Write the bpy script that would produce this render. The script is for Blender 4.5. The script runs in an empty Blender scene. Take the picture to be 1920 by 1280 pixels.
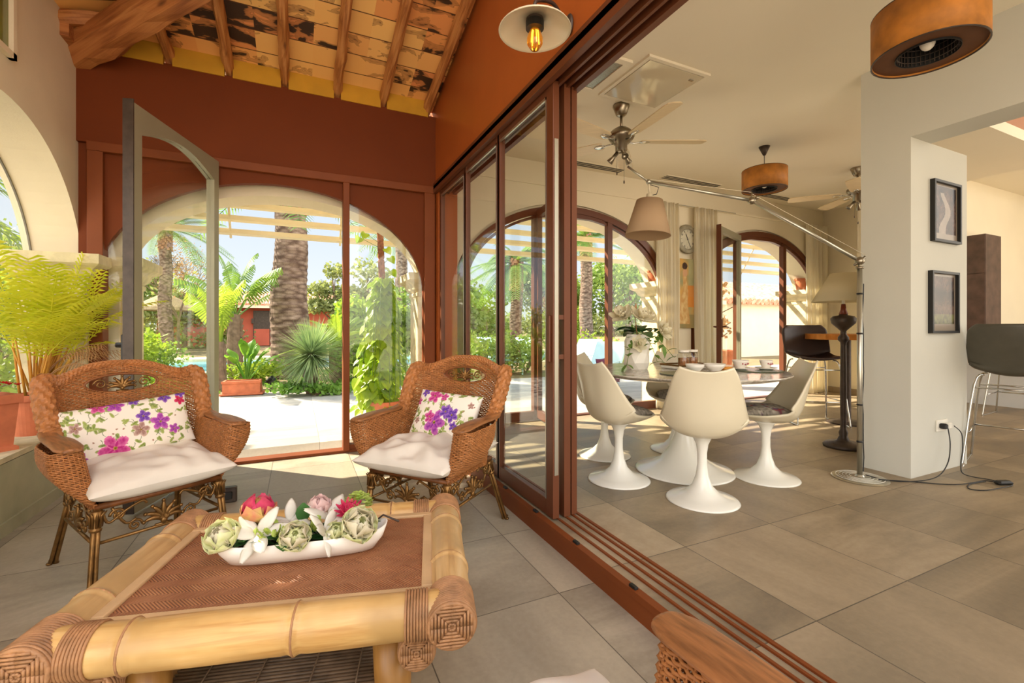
import bpy, math, random
from mathutils import Vector, Matrix, Euler, noise
from math import sin, cos, pi, radians as R, sqrt, atan2
# ---------------------------------------------------------------- camera, sky, sun, exposure
scn = bpy.context.scene
COL = scn.collection
camd = bpy.data.cameras.new('camera'); cam = bpy.data.objects.new('camera', camd); COL.objects.link(cam)
cam.location = (0, 0, 1.165); cam.rotation_euler = (R(90), 0, R(-25.2))
camd.lens = 15.99; camd.sensor_width = 36; camd.shift_y = -27/1920; camd.clip_end = 400; camd.clip_start = .02
scn.camera = cam
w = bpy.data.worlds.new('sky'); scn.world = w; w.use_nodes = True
nt = w.node_tree; nt.nodes.clear()
out = nt.nodes.new('ShaderNodeOutputWorld'); bg = nt.nodes.new('ShaderNodeBackground')
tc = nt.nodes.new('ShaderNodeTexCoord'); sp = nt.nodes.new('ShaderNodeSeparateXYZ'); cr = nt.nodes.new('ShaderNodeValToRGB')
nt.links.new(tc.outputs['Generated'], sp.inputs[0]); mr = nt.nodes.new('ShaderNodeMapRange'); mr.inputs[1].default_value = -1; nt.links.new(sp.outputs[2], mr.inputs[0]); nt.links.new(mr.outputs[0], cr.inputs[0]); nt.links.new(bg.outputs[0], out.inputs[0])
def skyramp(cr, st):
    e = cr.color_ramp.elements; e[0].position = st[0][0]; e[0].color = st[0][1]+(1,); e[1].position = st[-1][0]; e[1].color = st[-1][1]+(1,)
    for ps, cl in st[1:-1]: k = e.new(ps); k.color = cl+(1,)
# pale blue sky towards the garden, an added brighter sky behind the house to fill the rooms, sunlit ground below the horizon
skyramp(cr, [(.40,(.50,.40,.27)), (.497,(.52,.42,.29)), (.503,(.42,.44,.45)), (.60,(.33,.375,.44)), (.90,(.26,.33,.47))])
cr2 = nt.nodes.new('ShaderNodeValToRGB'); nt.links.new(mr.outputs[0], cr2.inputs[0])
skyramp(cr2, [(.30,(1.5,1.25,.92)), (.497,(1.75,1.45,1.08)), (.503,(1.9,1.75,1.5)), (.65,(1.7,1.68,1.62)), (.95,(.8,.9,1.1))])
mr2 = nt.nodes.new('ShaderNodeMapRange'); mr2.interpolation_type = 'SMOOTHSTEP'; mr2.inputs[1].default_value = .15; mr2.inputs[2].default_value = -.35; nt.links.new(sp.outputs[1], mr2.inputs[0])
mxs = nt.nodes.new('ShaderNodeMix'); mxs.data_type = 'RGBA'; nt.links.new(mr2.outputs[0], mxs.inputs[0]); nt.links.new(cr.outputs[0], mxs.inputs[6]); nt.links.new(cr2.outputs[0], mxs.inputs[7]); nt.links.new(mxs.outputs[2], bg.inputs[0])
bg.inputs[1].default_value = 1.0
sund = bpy.data.lights.new('sun', 'SUN'); sun = bpy.data.objects.new('sun', sund); COL.objects.link(sun)
SD = Vector((.583, -.536, -.616)).normalized()
sun.rotation_euler = SD.to_track_quat('-Z', 'Y').to_euler(); sun.location = (-10, 12, 12)
sund.energy = 6.5; sund.color = (1, .88, .70); sund.angle = R(.6)
scn.view_settings.view_transform = 'Standard'; scn.view_settings.look = 'None'
scn.view_settings.gamma = 1; scn.view_settings.exposure = 1.25; scn.view_settings.use_curve_mapping = False

# ---------------------------------------------------------------- helpers
def V(*a): return Vector(a)
def lin(c): return tuple(((x/255+.055)/1.055)**2.4 if x > 10 else x/255/12.92 for x in c)
class MB:
    def __init__(s): s.v = []; s.f = []; s.c = []; s.mi = []; s.m = Matrix(); s.cur = 0
    def add(s, vs, fs, cols=None):
        n = len(s.v); mm = s.m
        s.v += [mm @ Vector(v) for v in vs]
        s.f += [tuple(i+n for i in f) for f in fs]; s.mi += [s.cur]*len(fs)
        s.c += cols if cols else [None]*len(vs)
        return s
    def box(s, x0, x1, y0, y1, z0, z1):
        return s.add([(x0,y0,z0),(x1,y0,z0),(x1,y1,z0),(x0,y1,z0),(x0,y0,z1),(x1,y0,z1),(x1,y1,z1),(x0,y1,z1)],
              [(0,3,2,1),(4,5,6,7),(0,1,5,4),(1,2,6,5),(2,3,7,6),(3,0,4,7)])
    def rbox(s, c, sz, rot=(0,0,0), bev=0):
        m = Matrix.Translation(c) @ Euler(rot).to_matrix().to_4x4(); a, b, h = [q/2 for q in sz]
        if bev <= 0:
            vs = [(x,y,z) for z in (-h,h) for x,y in ((-a,-b),(a,-b),(a,b),(-a,b))]
            fs = [(0,3,2,1),(4,5,6,7),(0,1,5,4),(1,2,6,5),(2,3,7,6),(3,0,4,7)]
        else:
            e_ = bev; lv = [(-h, e_), (-h+e_, 0), (h-e_, 0), (h, e_)]; vs = []; fs = []
            for z, q in lv:
                for x, y in ((-a+q+e_,-b+q),(a-q-e_,-b+q),(a-q,-b+q+e_),(a-q,b-q-e_),(a-q-e_,b-q),(-a+q+e_,b-q),(-a+q,b-q-e_),(-a+q,-b+q+e_)): vs.append((x,y,z))
            for k in range(3):
                for i in range(8): j = (i+1)%8; fs.append((k*8+i,k*8+j,k*8+8+j,k*8+8+i))
            fs.append(tuple(range(7,-1,-1))); fs.append(tuple(range(24,32)))
        return s.add([m @ Vector(v) for v in vs], fs)
    def tube(s, pts, r, n=8, cap=True, flat=1.0, up=None, closed=False):
        pts = [Vector(p) for p in pts]; L = len(pts)
        if not hasattr(r, '__len__'): r = [r]*L
        vs = []; fs = []; pn = None
        for i, p in enumerate(pts):
            if closed: t = pts[(i+1)%L]-pts[i-1]
            else: t = pts[min(i+1,L-1)]-pts[max(i-1,0)]
            if t.length < 1e-9: t = V(0,0,1)
            t.normalize()
            if pn is None:
                u_ = Vector(up) if up else (V(0,0,1) if abs(t.z) < .9 else V(1,0,0))
                pn = u_ - t*u_.dot(t); pn.normalize()
            else:
                q = pn - t*pn.dot(t)
                if q.length > 1e-6: pn = q.normalized()
            b = t.cross(pn)
            for k in range(n):
                a = 2*pi*k/n; vs.append(p + pn*(cos(a)*r[i]*flat) + b*(sin(a)*r[i]))
        for i in range(L if closed else L-1):
            j = (i+1) % L
            for k in range(n):
                l = (k+1)%n; fs.append((i*n+k, i*n+l, j*n+l, j*n+k))
        if cap and not closed: fs.append(tuple(range(n-1,-1,-1))); fs.append(tuple(range((L-1)*n, L*n)))
        return s.add(vs, fs)
    def lathe(s, prof, n=32, c=(0,0,0), cap=True):
        vs = []; fs = []; c = Vector(c); L = len(prof)
        for r_, z in prof:
            for k in range(n): a = 2*pi*k/n; vs.append(c+V(r_*cos(a), r_*sin(a), z))
        for i in range(L-1):
            for k in range(n): l = (k+1)%n; fs.append((i*n+k,i*n+l,(i+1)*n+l,(i+1)*n+k))
        if cap:
            if prof[0][0] > 1e-4: fs.append(tuple(range(n-1,-1,-1)))
            if prof[-1][0] > 1e-4: fs.append(tuple(range((L-1)*n, L*n)))
        return s.add(vs, fs)
    def ell(s, c, rad, n=12, m=8):
        vs = [Vector(c)+V(0,0,-rad[2])]; fs = []
        for i in range(1, m):
            p = -pi/2+pi*i/m
            for k in range(n): a = 2*pi*k/n; vs.append(Vector(c)+V(rad[0]*cos(p)*cos(a), rad[1]*cos(p)*sin(a), rad[2]*sin(p)))
        vs.append(Vector(c)+V(0,0,rad[2]))
        for k in range(n):
            l = (k+1)%n; fs.append((0,1+l,1+k)); fs.append((len(vs)-1, 1+(m-2)*n+k, 1+(m-2)*n+l))
            for i in range(m-2): fs.append((1+i*n+k,1+i*n+l,1+(i+1)*n+l,1+(i+1)*n+k))
        return s.add(vs, fs)
    def grid(s, fn, nu, nv, col=None, wrap=False):
        vs = []; cs = []; fs = []
        for j in range(nv+1):
            for i in range(nu+1):
                u, v = i/nu, j/nv; vs.append(fn(u, v))
                if col: cs.append(col(u, v))
        for j in range(nv):
            for i in range(nu): a = j*(nu+1)+i; fs.append((a,a+1,a+nu+2,a+nu+1))
        return s.add(vs, fs, cs if col else None)
    def prism(s, poly, d0, d1, plane='xz'):
        def P(a, b, d): return {'xz': (a,d,b), 'xy': (a,b,d), 'yz': (d,a,b)}[plane]
        n = len(poly); vs = [P(a,b,d0) for a,b in poly]+[P(a,b,d1) for a,b in poly]
        fs = [tuple(range(n)), tuple(range(2*n-1,n-1,-1))]+[(i,n+i,n+(i+1)%n,(i+1)%n) for i in range(n)]
        return s.add(vs, fs)
    def build(s, name, mat, parent=None, smooth=False, loc=None, rot=None, sub=0, solid=0, bevel=0, recalc=False):
        me = bpy.data.meshes.new(name); me.from_pydata([tuple(v) for v in s.v], [], s.f)
        mats = mat if isinstance(mat, (list, tuple)) else [mat]
        for m_ in mats: me.materials.append(m_)
        if len(mats) > 1: me.polygons.foreach_set('material_index', s.mi)
        if s.c and any(c is not None for c in s.c):
            ca = me.color_attributes.new('Col', 'FLOAT_COLOR', 'POINT')
            flat = []
            for c in s.c: flat += (list(c)+[1])[:4] if c is not None else [1,1,1,1]
            ca.data.foreach_set('color', flat)
        if smooth: me.polygons.foreach_set('use_smooth', [True]*len(me.polygons))
        me.update()
        if recalc:
            import bmesh
            b = bmesh.new(); b.from_mesh(me); bmesh.ops.recalc_face_normals(b, faces=b.faces); b.to_mesh(me); b.free()
        o = bpy.data.objects.new(name, me); COL.objects.link(o)
        if parent: o.parent = parent
        if loc: o.location = loc
        if rot: o.rotation_euler = rot
        if solid: md = o.modifiers.new('solid', 'SOLIDIFY'); md.thickness = solid; md.offset = 0
        if sub: md = o.modifiers.new('sub', 'SUBSURF'); md.levels = sub; md.render_levels = sub
        if bevel: md = o.modifiers.new('bevel', 'BEVEL'); md.width = bevel; md.segments = 2; md.limit_method = 'ANGLE'
        return o
def thing(name, label, cat, loc=(0,0,0), rz=0, group=None):
    o = bpy.data.objects.new(name, None); COL.objects.link(o); o.location = loc; o.rotation_euler = (0,0,rz); o.empty_display_size = .1
    return tag(o, label, cat, group)
def tag(o, label, cat, group=None, kind=None):
    if label: o['label'] = label
    if cat: o['category'] = cat
    if group: o['group'] = group
    if kind: o['kind'] = kind
    return o
def struct(o, label=None, cat=None):
    o['kind'] = 'structure'
    if label: o['label'] = label
    if cat: o['category'] = cat
    return o
def sthing(name, label, cat, loc=(0,0,0), rz=0):
    return struct(thing(name, label, cat, loc, rz))
KIDS = {}
def copy_tree(o, loc=None, rz=None, label=None, group=None, parent=None, scale=None):
    c = o.copy(); COL.objects.link(c)
    if parent: c.parent = parent
    if loc is not None: c.location = loc
    if rz is not None: c.rotation_euler = (0,0,rz)
    if label: c['label'] = label
    if group: c['group'] = group
    if scale: c.scale = (scale,)*3
    for ch in [x for x in COL.objects if x.parent == o]: copy_tree(ch, parent=c)
    return c
def aim(d): return Vector(d).to_track_quat('Z', 'Y').to_matrix().to_4x4()

# ---------------------------------------------------------------- materials
class G:
    def __init__(s, name, base=(.8,.8,.8), rough=.5, metal=0, spec=.5, **kw):
        s.m = bpy.data.materials.new(name); s.m.use_nodes = True; s.t = s.m.node_tree
        s.b = s.t.nodes['Principled BSDF']; s.o = s.t.nodes['Material Output']
        s.set(s.b, 'Base Color', tuple(base)+(1,) if len(base) == 3 else base); s.set(s.b, 'Roughness', rough); s.set(s.b, 'Metallic', metal); s.set(s.b, 'Specular IOR Level', spec)
        for k_, v_ in kw.items(): s.set(s.b, k_.replace('_', ' '), v_)
        s._o = None
    def set(s, nd, key, val):
        i = nd.inputs[key]
        if isinstance(val, bpy.types.NodeSocket): s.t.links.new(val, i)
        else:
            if hasattr(i.default_value, '__len__') and hasattr(val, '__len__') and len(i.default_value) == 4 and len(val) == 3: val = tuple(val)+(1,)
            i.default_value = val
    def n(s, ty, ins=None, **props):
        nd = s.t.nodes.new('ShaderNode'+ty)
        for k_, v_ in props.items(): setattr(nd, k_, v_)
        for k_, v_ in (ins or {}).items(): s.set(nd, k_, v_)
        return nd
    def obj(s):
        if not s._o: s._o = s.n('TexCoord').outputs['Object']
        return s._o
    def math(s, op, a, b=0, c=0): return s.n('Math', {0: a, 1: b, 2: c}, operation=op).outputs[0]
    def sep(s, v): return s.n('SeparateXYZ', {0: v}).outputs
    def comb(s, x, y, z): return s.n('CombineXYZ', {0: x, 1: y, 2: z}).outputs[0]
    def map(s, v, scale=(1,1,1), rot=(0,0,0), loc=(0,0,0)): return s.n('Mapping', {'Vector': v, 'Scale': scale, 'Rotation': rot, 'Location': loc}).outputs[0]
    def noise(s, v, scale, detail=3, rough=.5, dist=0): return s.n('TexNoise', {'Vector': v, 'Scale': scale, 'Detail': detail, 'Roughness': rough, 'Distortion': dist}).outputs[0]
    def ramp(s, f, stops, interp='LINEAR'):
        nd = s.n('ValToRGB', {0: f}); cr = nd.color_ramp; cr.interpolation = interp
        while len(cr.elements) < len(stops): cr.elements.new(.5)
        for el, (p, c) in zip(cr.elements, stops):
            el.position = p; el.color = (c, c, c, 1) if not hasattr(c, '__len__') else tuple(c)+(1,)
        return nd.outputs[0]
    def mix(s, f, a, b, blend='MIX'):
        nd = s.n('Mix', data_type='RGBA', blend_type=blend); s.set(nd, 0, f); s.set(nd, 6, a); s.set(nd, 7, b); return nd.outputs[2]
    def col(s, c): s.set(s.b, 'Base Color', c); return s
    def bump(s, h, strength=.3, dist=.01):
        s.set(s.b, 'Normal', s.n('Bump', {'Height': h, 'Strength': strength, 'Distance': dist}).outputs[0]); return s
def plain(name, rgb, rough=.5, metal=0, spec=.5, var=.12, scale=8, bump=0, bscale=60, stretch=(1,1,1), **kw):
    base = lin(rgb) if max(rgb) > 1.5 else rgb
    g = G(name, base, rough, metal, spec, **kw)
    v = g.map(g.obj(), stretch)
    if var: g.col(g.mix(g.ramp(g.noise(v, scale, 4), [(.3, 0), (.7, 1)]), tuple(x*(1-var) for x in base), tuple(min(1, x*(1+var)) for x in base)))
    if bump: g.bump(g.noise(v, bscale, 4), bump, .004)
    return g.m
def leafmat(name, a, b, trans=.45, rough=.5, scale=3):
    a, b = lin(a), lin(b); g = G(name, a, rough, 0, .35)
    c = g.mix(g.ramp(g.noise(g.obj(), scale, 3), [(.3, 0), (.7, 1)]), a, b); g.col(c)
    tr = g.n('BsdfTranslucent', {'Color': g.mix(.5, c, g.mix(1, c, (1, 1, .25, 1), 'MULTIPLY'))}); mx = g.n('MixShader', {0: trans, 1: g.b.outputs[0], 2: tr.outputs[0]})
    g.t.links.new(mx.outputs[0], g.o.inputs[0]); return g.m
def glassmat(name, tint=(.985,.995,.985), refl=.55):
    g = G(name); ge = g.n('NewGeometry'); dt = g.n('VectorMath', {0: ge.outputs['Normal'], 1: ge.outputs['Incoming']}, operation='DOT_PRODUCT').outputs['Value']
    fr_ = g.math('ADD', .04, g.math('MULTIPLY', .96, g.math('POWER', g.math('SUBTRACT', 1, g.math('ABSOLUTE', dt)), 5))); tr = g.n('BsdfTransparent', {'Color': tint}); gl = g.n('BsdfGlossy', {'Color': (1,1,1,1), 'Roughness': .0})
    mx = g.n('MixShader', {0: g.math('MULTIPLY', fr_, refl), 1: tr.outputs[0], 2: gl.outputs[0]}); g.t.links.new(mx.outputs[0], g.o.inputs[0]); return g.m
def colattr(name, rough=.8, bump=0):
    g = G(name, (.8,.8,.8), rough, 0, .3); g.col(g.n('VertexColor', layer_name='Col').outputs[0])
    if bump: g.bump(g.noise(g.obj(), 300, 3), bump, .002)
    return g.m
def tiles(name, sx, sy, ox, oy, stops, grout, rough=.45, vein=2.2):
    g = G(name, (.5,.5,.5), rough, 0, .4); x, y, z = g.sep(g.obj())
    a = g.math('DIVIDE', g.math('SUBTRACT', x, ox), sx); b = g.math('DIVIDE', g.math('SUBTRACT', y, oy), sy)
    wn = g.n('TexWhiteNoise', {0: g.comb(g.math('FLOOR', a), g.math('FLOOR', b), 0)}, noise_dimensions='3D')
    off = g.n('VectorMath', {0: g.obj(), 1: wn.outputs['Color']}, operation='MULTIPLY_ADD'); g.set(off, 1, (1,1,1)); sc = g.n('VectorMath', {0: wn.outputs['Color'], 1: (20,20,20)}, operation='MULTIPLY').outputs[0]; g.set(off, 2, sc)
    n1 = g.noise(g.map(off.outputs[0], (1, 2.2, 1)), vein, 6, .62, .4); n2 = g.noise(g.obj(), 45, 4, .6)
    f = g.math('ADD', g.math('MULTIPLY', n1, .85), g.math('ADD', g.math('MULTIPLY', wn.outputs['Value'], .14), g.math('MULTIPLY', n2, .16)))
    c = g.ramp(f, stops)
    def edge(q, s_):
        fr = g.math('FRACT', q); return g.math('MULTIPLY', g.math('MINIMUM', fr, g.math('SUBTRACT', 1, fr)), s_)
    d = g.math('MINIMUM', edge(a, sx), edge(b, sy)); mk = g.math('LESS_THAN', d, .0022)
    g.col(g.mix(mk, c, grout)); g.set(g.b, 'Roughness', g.math('ADD', g.math('MULTIPLY', n1, .25), rough-.12))
    g.bump(g.math('SUBTRACT', g.math('MULTIPLY', n2, .3), mk), .25, .004); return g.m
def wood(name, a, b, c, sc=1, axis=0, rough=.55):
    a, b, c = lin(a), lin(b), lin(c); g = G(name, b, rough, 0, .4)
    st = [15, 15, 15]; st[axis] = .3; v = g.map(g.obj(), tuple(q*sc for q in st))
    n = g.noise(v, 3.5, 6, .65, 1.2); wv = g.n('TexWave', {'Vector': v, 'Scale': 1.6, 'Distortion': 6, 'Detail': 3, 'Detail Scale': 1.2}).outputs[1]
    f = g.math('ADD', g.math('MULTIPLY', n, .7), g.math('MULTIPLY', wv, .3))
    cc = g.ramp(f, [(.2, a), (.45, b), (.8, c)])
    kn = g.n('TexVoronoi', {'Vector': g.map(g.obj(), tuple(1 if i == axis else 3.2 for i in range(3))), 'Scale': 1.7}).outputs[0]
    cc = g.mix(g.ramp(kn, [(.05, .85), (.11, 0)]), cc, tuple(x*.35 for x in a)); g.col(cc); g.bump(n, .35, .006); return g.m
m_plaster = plain('plaster_cream', (226,212,184), .85, 0, .25, .04, 3, .25, 90)
m_wall = plain('wall_paint_cream', (228,217,192), .8, 0, .25, .03, 1.5, .08, 70)
m_wallg = plain('wall_paint_grey', (205,203,192), .8, 0, .25, .03, 1.5, .08, 70)
m_ceil = plain('ceiling_paint', (238,229,208), .65, 0, .3, .02, 1.0, .03, 30)
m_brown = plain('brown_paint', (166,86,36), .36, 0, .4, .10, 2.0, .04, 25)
m_brownd = plain('brown_frame_metal', (100,55,32), .38, 0, .35, .06, 4)
m_trimb = plain('brown_trim_paint', (122,62,26), .5, 0, .22, .06, 4)
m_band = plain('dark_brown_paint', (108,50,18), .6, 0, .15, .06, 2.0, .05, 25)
m_greyf = plain('olive_grey_frame', (148,142,118), .4, .2, .5, .05, 4)
m_black = plain('black_rubber', (22,21,20), .5, 0, .5, .1)
m_glass = glassmat('clear_glass'); m_glass2 = glassmat('sliding_glass', (.96,.98,.96), .75)
m_floor = tiles('grey_brown_tiles', .615, .615, 1.70, 1.022, [(.30, lin((104,92,76))), (.5, lin((138,122,98))), (.62, lin((158,139,112))), (.78, lin((176,158,130)))], lin((90,80,66)), .42)
m_floorS = tiles('sunroom_tiles', .615, .615, .42, 1.10, [(.28, lin((118,106,88))), (.5, lin((154,141,120))), (.75, lin((188,174,150)))], lin((98,88,74)), .45)
m_terr = tiles('terrace_tiles', 1.2, .6, .2, 1.1, [(.28, lin((140,136,128))), (.5, lin((165,160,150))), (.75, lin((190,184,172)))], lin((120,116,108)), .7)
m_stone = plain('limestone', (214,198,160), .85, 0, .3, .14, 14, .5, 90)
m_kneew = plain('knee_wall_plaster', (176,168,134), .6, 0, .4, .14, 5, .1, 30)
m_beam = wood('old_beam_wood', (124,70,34), (166,102,54), (194,130,74), 1.0, 0)
m_raft = wood('rafter_wood', (120,66,26), (176,112,56), (206,146,86), 1.3, 1)
m_yell = plain('ochre_paint', (196,146,40), .7, 0, .3, .1, 5)
m_bam = None
def bamboo(name, a, b, c, axis):
    a, b, c = lin(a), lin(b), lin(c); g = G(name, b, .38, 0, .5); st = [14,14,14]; st[axis] = 1.2
    n = g.noise(g.map(g.obj(), tuple(st)), 2.4, 5, .6, .5); n2 = g.noise(g.obj(), 5, 3, .6)
    cc = g.mix(g.ramp(n2, [(.42, 0), (.66, 1)]), g.ramp(n, [(.3, a), (.5, b), (.75, c)]), tuple(x*.75 for x in b)); g.col(cc); g.bump(n, .15, .003); return g.m
m_bamx = bamboo('bamboo_long', (184,132,66), (212,168,102), (226,190,130), 0)
m_bamy = bamboo('bamboo_short', (176,134,82), (206,166,110), (222,190,142), 1)
m_bamz = bamboo('bamboo_leg', (130,84,34), (166,116,54), (190,140,76), 2)
m_bind = plain('rattan_binding', (168,122,82), .55, 0, .4, .25, 30, .6, 120)
m_strip = plain('pale_wood_strip', (206,170,124), .5, 0, .4, .12, 10, .1, 40, (1,1,1))
m_stick = plain('grey_sticks', (116,92,68), .5, 0, .4, .3, 20)
m_wick = plain('wicker_brown', (170,110,60), .5, 0, .4, .22, 40, .1, 200)
m_wickd = plain('wicker_dark', (128,76,36), .5, 0, .45, .3, 22)
m_armw = plain('arm_wood', (150,98,56), .42, 0, .45, .4, 14, .08, 60, (6,.8,6))
m_bronze = plain('aged_bronze', (132,96,52), .38, .75, .5, .3, 30, .2, 80)
m_linen = plain('white_linen', (232,222,206), .9, 0, .2, .04, 8, .35, 9)
m_print = colattr('printed_cotton', .85, .15)
m_white = plain('white_lacquer', (236,232,220), .16, 0, .5, .015, 2)
m_shell = plain('cream_shell', (216,204,176), .28, 0, .5, .02, 3)
m_chrome = plain('chrome', (200,198,192), .14, 1, .5, .03)
m_nick = plain('brushed_nickel', (158,148,130), .28, 1, .5, .08, 20)
m_alu = plain('satin_aluminium', (190,186,172), .3, .9, .5, .05)
m_terra = plain('terracotta', (196,112,76), .8, 0, .3, .14, 12, .2, 60)
m_soil = plain('soil', (58,42,30), .95, 0, .2, .3, 40, .6, 60)
m_dark = plain('dark_bronze_lamp', (74,62,54), .45, .4, .5, .25, 14, .2, 50)
m_ceram = plain('white_ceramic', (238,230,216), .35, 0, .5, .02)
m_cloth = None
def curtainmat():
    g = G('cream_curtain', lin((248,242,224)), .9, 0, .2); c = lin((246,238,216)); tr = g.n('BsdfTranslucent', {'Color': c})
    mx = g.n('MixShader', {0: .5, 1: g.b.outputs[0], 2: tr.outputs[0]}); g.t.links.new(mx.outputs[0], g.o.inputs[0]); g.bump(g.noise(g.obj(), 200, 2), .1, .002); return g.m
m_curt = curtainmat()
def shademat(name, c, t=.35):
    c = lin(c); g = G(name, c, .9, 0, .2); tr = g.n('BsdfTranslucent', {'Color': c}); mx = g.n('MixShader', {0: t, 1: g.b.outputs[0], 2: tr.outputs[0]}); g.t.links.new(mx.outputs[0], g.o.inputs[0]); return g.m
m_shade1 = shademat('beige_lamp_cloth', (196,166,132), .25); m_shade2 = shademat('cream_lamp_cloth', (232,220,186), .4)
m_amber = plain('amber_parchment', (176,112,40), .6, 0, .4, .28, 12, .15, 40)
m_amberi = plain('brown_drum_inside', (96,60,34), .7, 0, .3, .1, 8)
def marble():
    g = G('veined_marble', (.8,.8,.8), .12, 0, .5); v = g.obj(); n = g.noise(v, 3.2, 8, .65, 1.8)
    d = g.math('ABSOLUTE', g.math('SUBTRACT', n, .5)); g.col(g.mix(g.ramp(g.noise(v, 2, 3), [(.35, 0), (.7, .8)]), g.ramp(d, [(0, lin((128,116,100))), (.05, lin((186,176,160))), (.16, lin((222,216,204)))]), lin((198,188,172)))); return g.m
m_marble = marble()
def roofboards():
    g = G('scorched_boards', (.8,.5,.2), .55, 0, .4); x, y, z = g.sep(g.obj())
    b = g.math('DIVIDE', y, .205); a = g.math('DIVIDE', g.math('ADD', x, .31), .425)
    wn = g.n('TexWhiteNoise', {0: g.comb(g.math('FLOOR', a), g.math('FLOOR', b), 3)}, noise_dimensions='3D')
    off = g.n('VectorMath', {0: wn.outputs['Color'], 1: (17,17,17)}, operation='MULTIPLY').outputs[0]
    p = g.n('VectorMath', {0: g.obj(), 1: off}, operation='ADD').outputs[0]
    n = g.noise(g.map(p, (1, 1.9, 1)), 4.0, 3, .5, .5); fine = g.noise(g.map(p, (3, 24, 3)), 5, 4, .6)
    sh = g.math('ADD', n, g.math('MULTIPLY', g.math('SUBTRACT', wn.outputs['Value'], .6), .28))
    base = g.ramp(wn.outputs['Value'], [(0, lin((244,184,104))), (.4, lin((248,198,118))), (.7, lin((236,164,92))), (1, lin((226,146,88)))])

    c = g.mix(g.ramp(sh, [(.53, 0), (.54, .8), (.55, .4), (.62, .75)]), base, lin((150,96,52)))
    c = g.mix(g.math('MULTIPLY', g.ramp(g.math('ADD', sh, g.math('MULTIPLY', g.math('SUBTRACT', fine, .5), .12)), [(.60, 0), (.625, 1)]), .93), c, lin((40,30,22)))
    fr = g.math('FRACT', b); d = g.math('MINIMUM', fr, g.math('SUBTRACT', 1, fr)); mk = g.math('LESS_THAN', d, .02)
    g.col(g.mix(mk, c, lin((96,54,26)))); g.bump(g.math('SUBTRACT', g.math('MULTIPLY', fine, .1), mk), .3, .006); return g.m
m_roof = roofboards()
def herring():
    g = G('woven_herringbone', (.5,.3,.2), .5, 0, .4); x, y, z = g.sep(g.obj())
    s_ = .0085; zz = g.math('PINGPONG', y, .034); u = g.math('DIVIDE', g.math('ADD', x, zz), s_); fl = g.math('FRACT', u); v = g.math('FRACT', g.math('DIVIDE', y, .017/2))
    h = g.math('MULTIPLY', g.math('SINE', g.math('MULTIPLY', fl, pi)), 1)
    n = g.noise(g.obj(), 9, 4, .6); k_ = g.noise(g.comb(g.math('FLOOR', u), g.math('FLOOR', g.math('DIVIDE', y, .034)), 0), 1.3, 2)
    f = g.math('ADD', g.math('MULTIPLY', h, .34), g.math('ADD', g.math('MULTIPLY', n, .45), g.math('MULTIPLY', k_, .3)))
    g.col(g.ramp(f, [(.25, lin((84,44,24))), (.5, lin((142,88,56))), (.62, lin((166,108,70))), (.8, lin((190,134,92)))])); g.bump(h, .7, .003); return g.m
m_herr = herring()
def rooftile():
    g = G('roof_tiles', (.6,.3,.2), .85); x, y, z = g.sep(g.obj()); n = g.noise(g.obj(), 6, 3)
    g.col(g.ramp(n, [(.3, lin((196,120,92))), (.5, lin((222,160,130))), (.7, lin((236,190,160)))])); return g.m
m_tile = rooftile()
def water():
    g = G('pool_water', lin((70,176,196)), .05, 0, .5); n = g.noise(g.obj(), 2.2, 3, .5, .4); g.col(g.mix(g.ramp(n, [(.4,0),(.6,1)]), lin((66,168,190)), lin((120,206,216)))); g.bump(n, .15, .05); return g.m
m_water = water()
def bark():
    g = G('palm_bark', (.4,.3,.2), .95, 0, .2); x, y, z = g.sep(g.obj()); an = g.math('MULTIPLY', g.n('Math', {0: y, 1: x}, operation='ARCTAN2').outputs[0], 1.3)
    v = g.comb(an, g.math('MULTIPLY', z, 9), 0); n = g.n('TexVoronoi', {'Vector': v, 'Scale': 1.6}); f = g.noise(g.comb(g.math('MULTIPLY', an, 4), g.math('MULTIPLY', z, 22), 0), 3, 5, .7)
    h = g.math('ADD', g.math('MULTIPLY', n.outputs[0], .6), g.math('MULTIPLY', f, .6)); c = g.ramp(h, [(.25, lin((176,154,136))), (.55, lin((140,118,102))), (.8, lin((84,66,56)))])
    g.col(g.mix(g.ramp(g.noise(g.obj(), 2, 4), [(.35,0),(.75,.6)]), c, lin((92,70,58)))); g.bump(h, -.9, .06); return g.m
m_bark = bark()
m_trunk = plain('grey_bark', (124,104,86), .95, 0, .2, .3, 12, .6, 30)
L_palm = leafmat('palm_leaf', (96,132,64), (150,176,92)); L_areca = leafmat('areca_yellow_green', (196,204,40), (236,228,80), .55, .45, 9)
L_arecab = leafmat('areca_orange_stalk', (206,140,50), (232,190,84), .3); L_dry = leafmat('dry_leaf', (176,128,86), (206,164,120), .3)
L_yucca = leafmat('yucca_blade', (120,150,112), (178,196,140), .3); L_banana = leafmat('broad_leaf', (86,140,50), (150,190,70), .5)
L_bush = leafmat('bush_leaf', (92,122,52), (158,176,88)); L_bush2 = leafmat('olive_leaf', (120,134,84), (176,180,120)); L_bush3 = leafmat('bright_leaf', (126,158,50), (188,204,84))
L_pothos = leafmat('pothos_leaf', (136,178,36), (196,216,76), .5, .35, 6); L_dkg = leafmat('glossy_leaf', (44,84,40), (72,116,58), .2, .3); L_grn = leafmat('leaf_green', (92,130,56), (130,160,78), .3, .4)
L_red = leafmat('red_petal', (186,26,30), (220,50,46), .3); L_grass = leafmat('ground_cover_leaf', (84,128,48), (134,172,76), .4)
m_red = plain('red_render', (194,100,78), .85, 0, .2, .06, 2); m_aqua = plain('pale_aqua_plastic', (190,222,220), .5, 0, .4, .03)
m_ground = plain('garden_soil', (132,116,84), .95, 0, .2, .25, 2, .3, 20); m_cream = plain('cream_awning_metal', (222,208,172), .5, 0, .4, .04)
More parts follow.
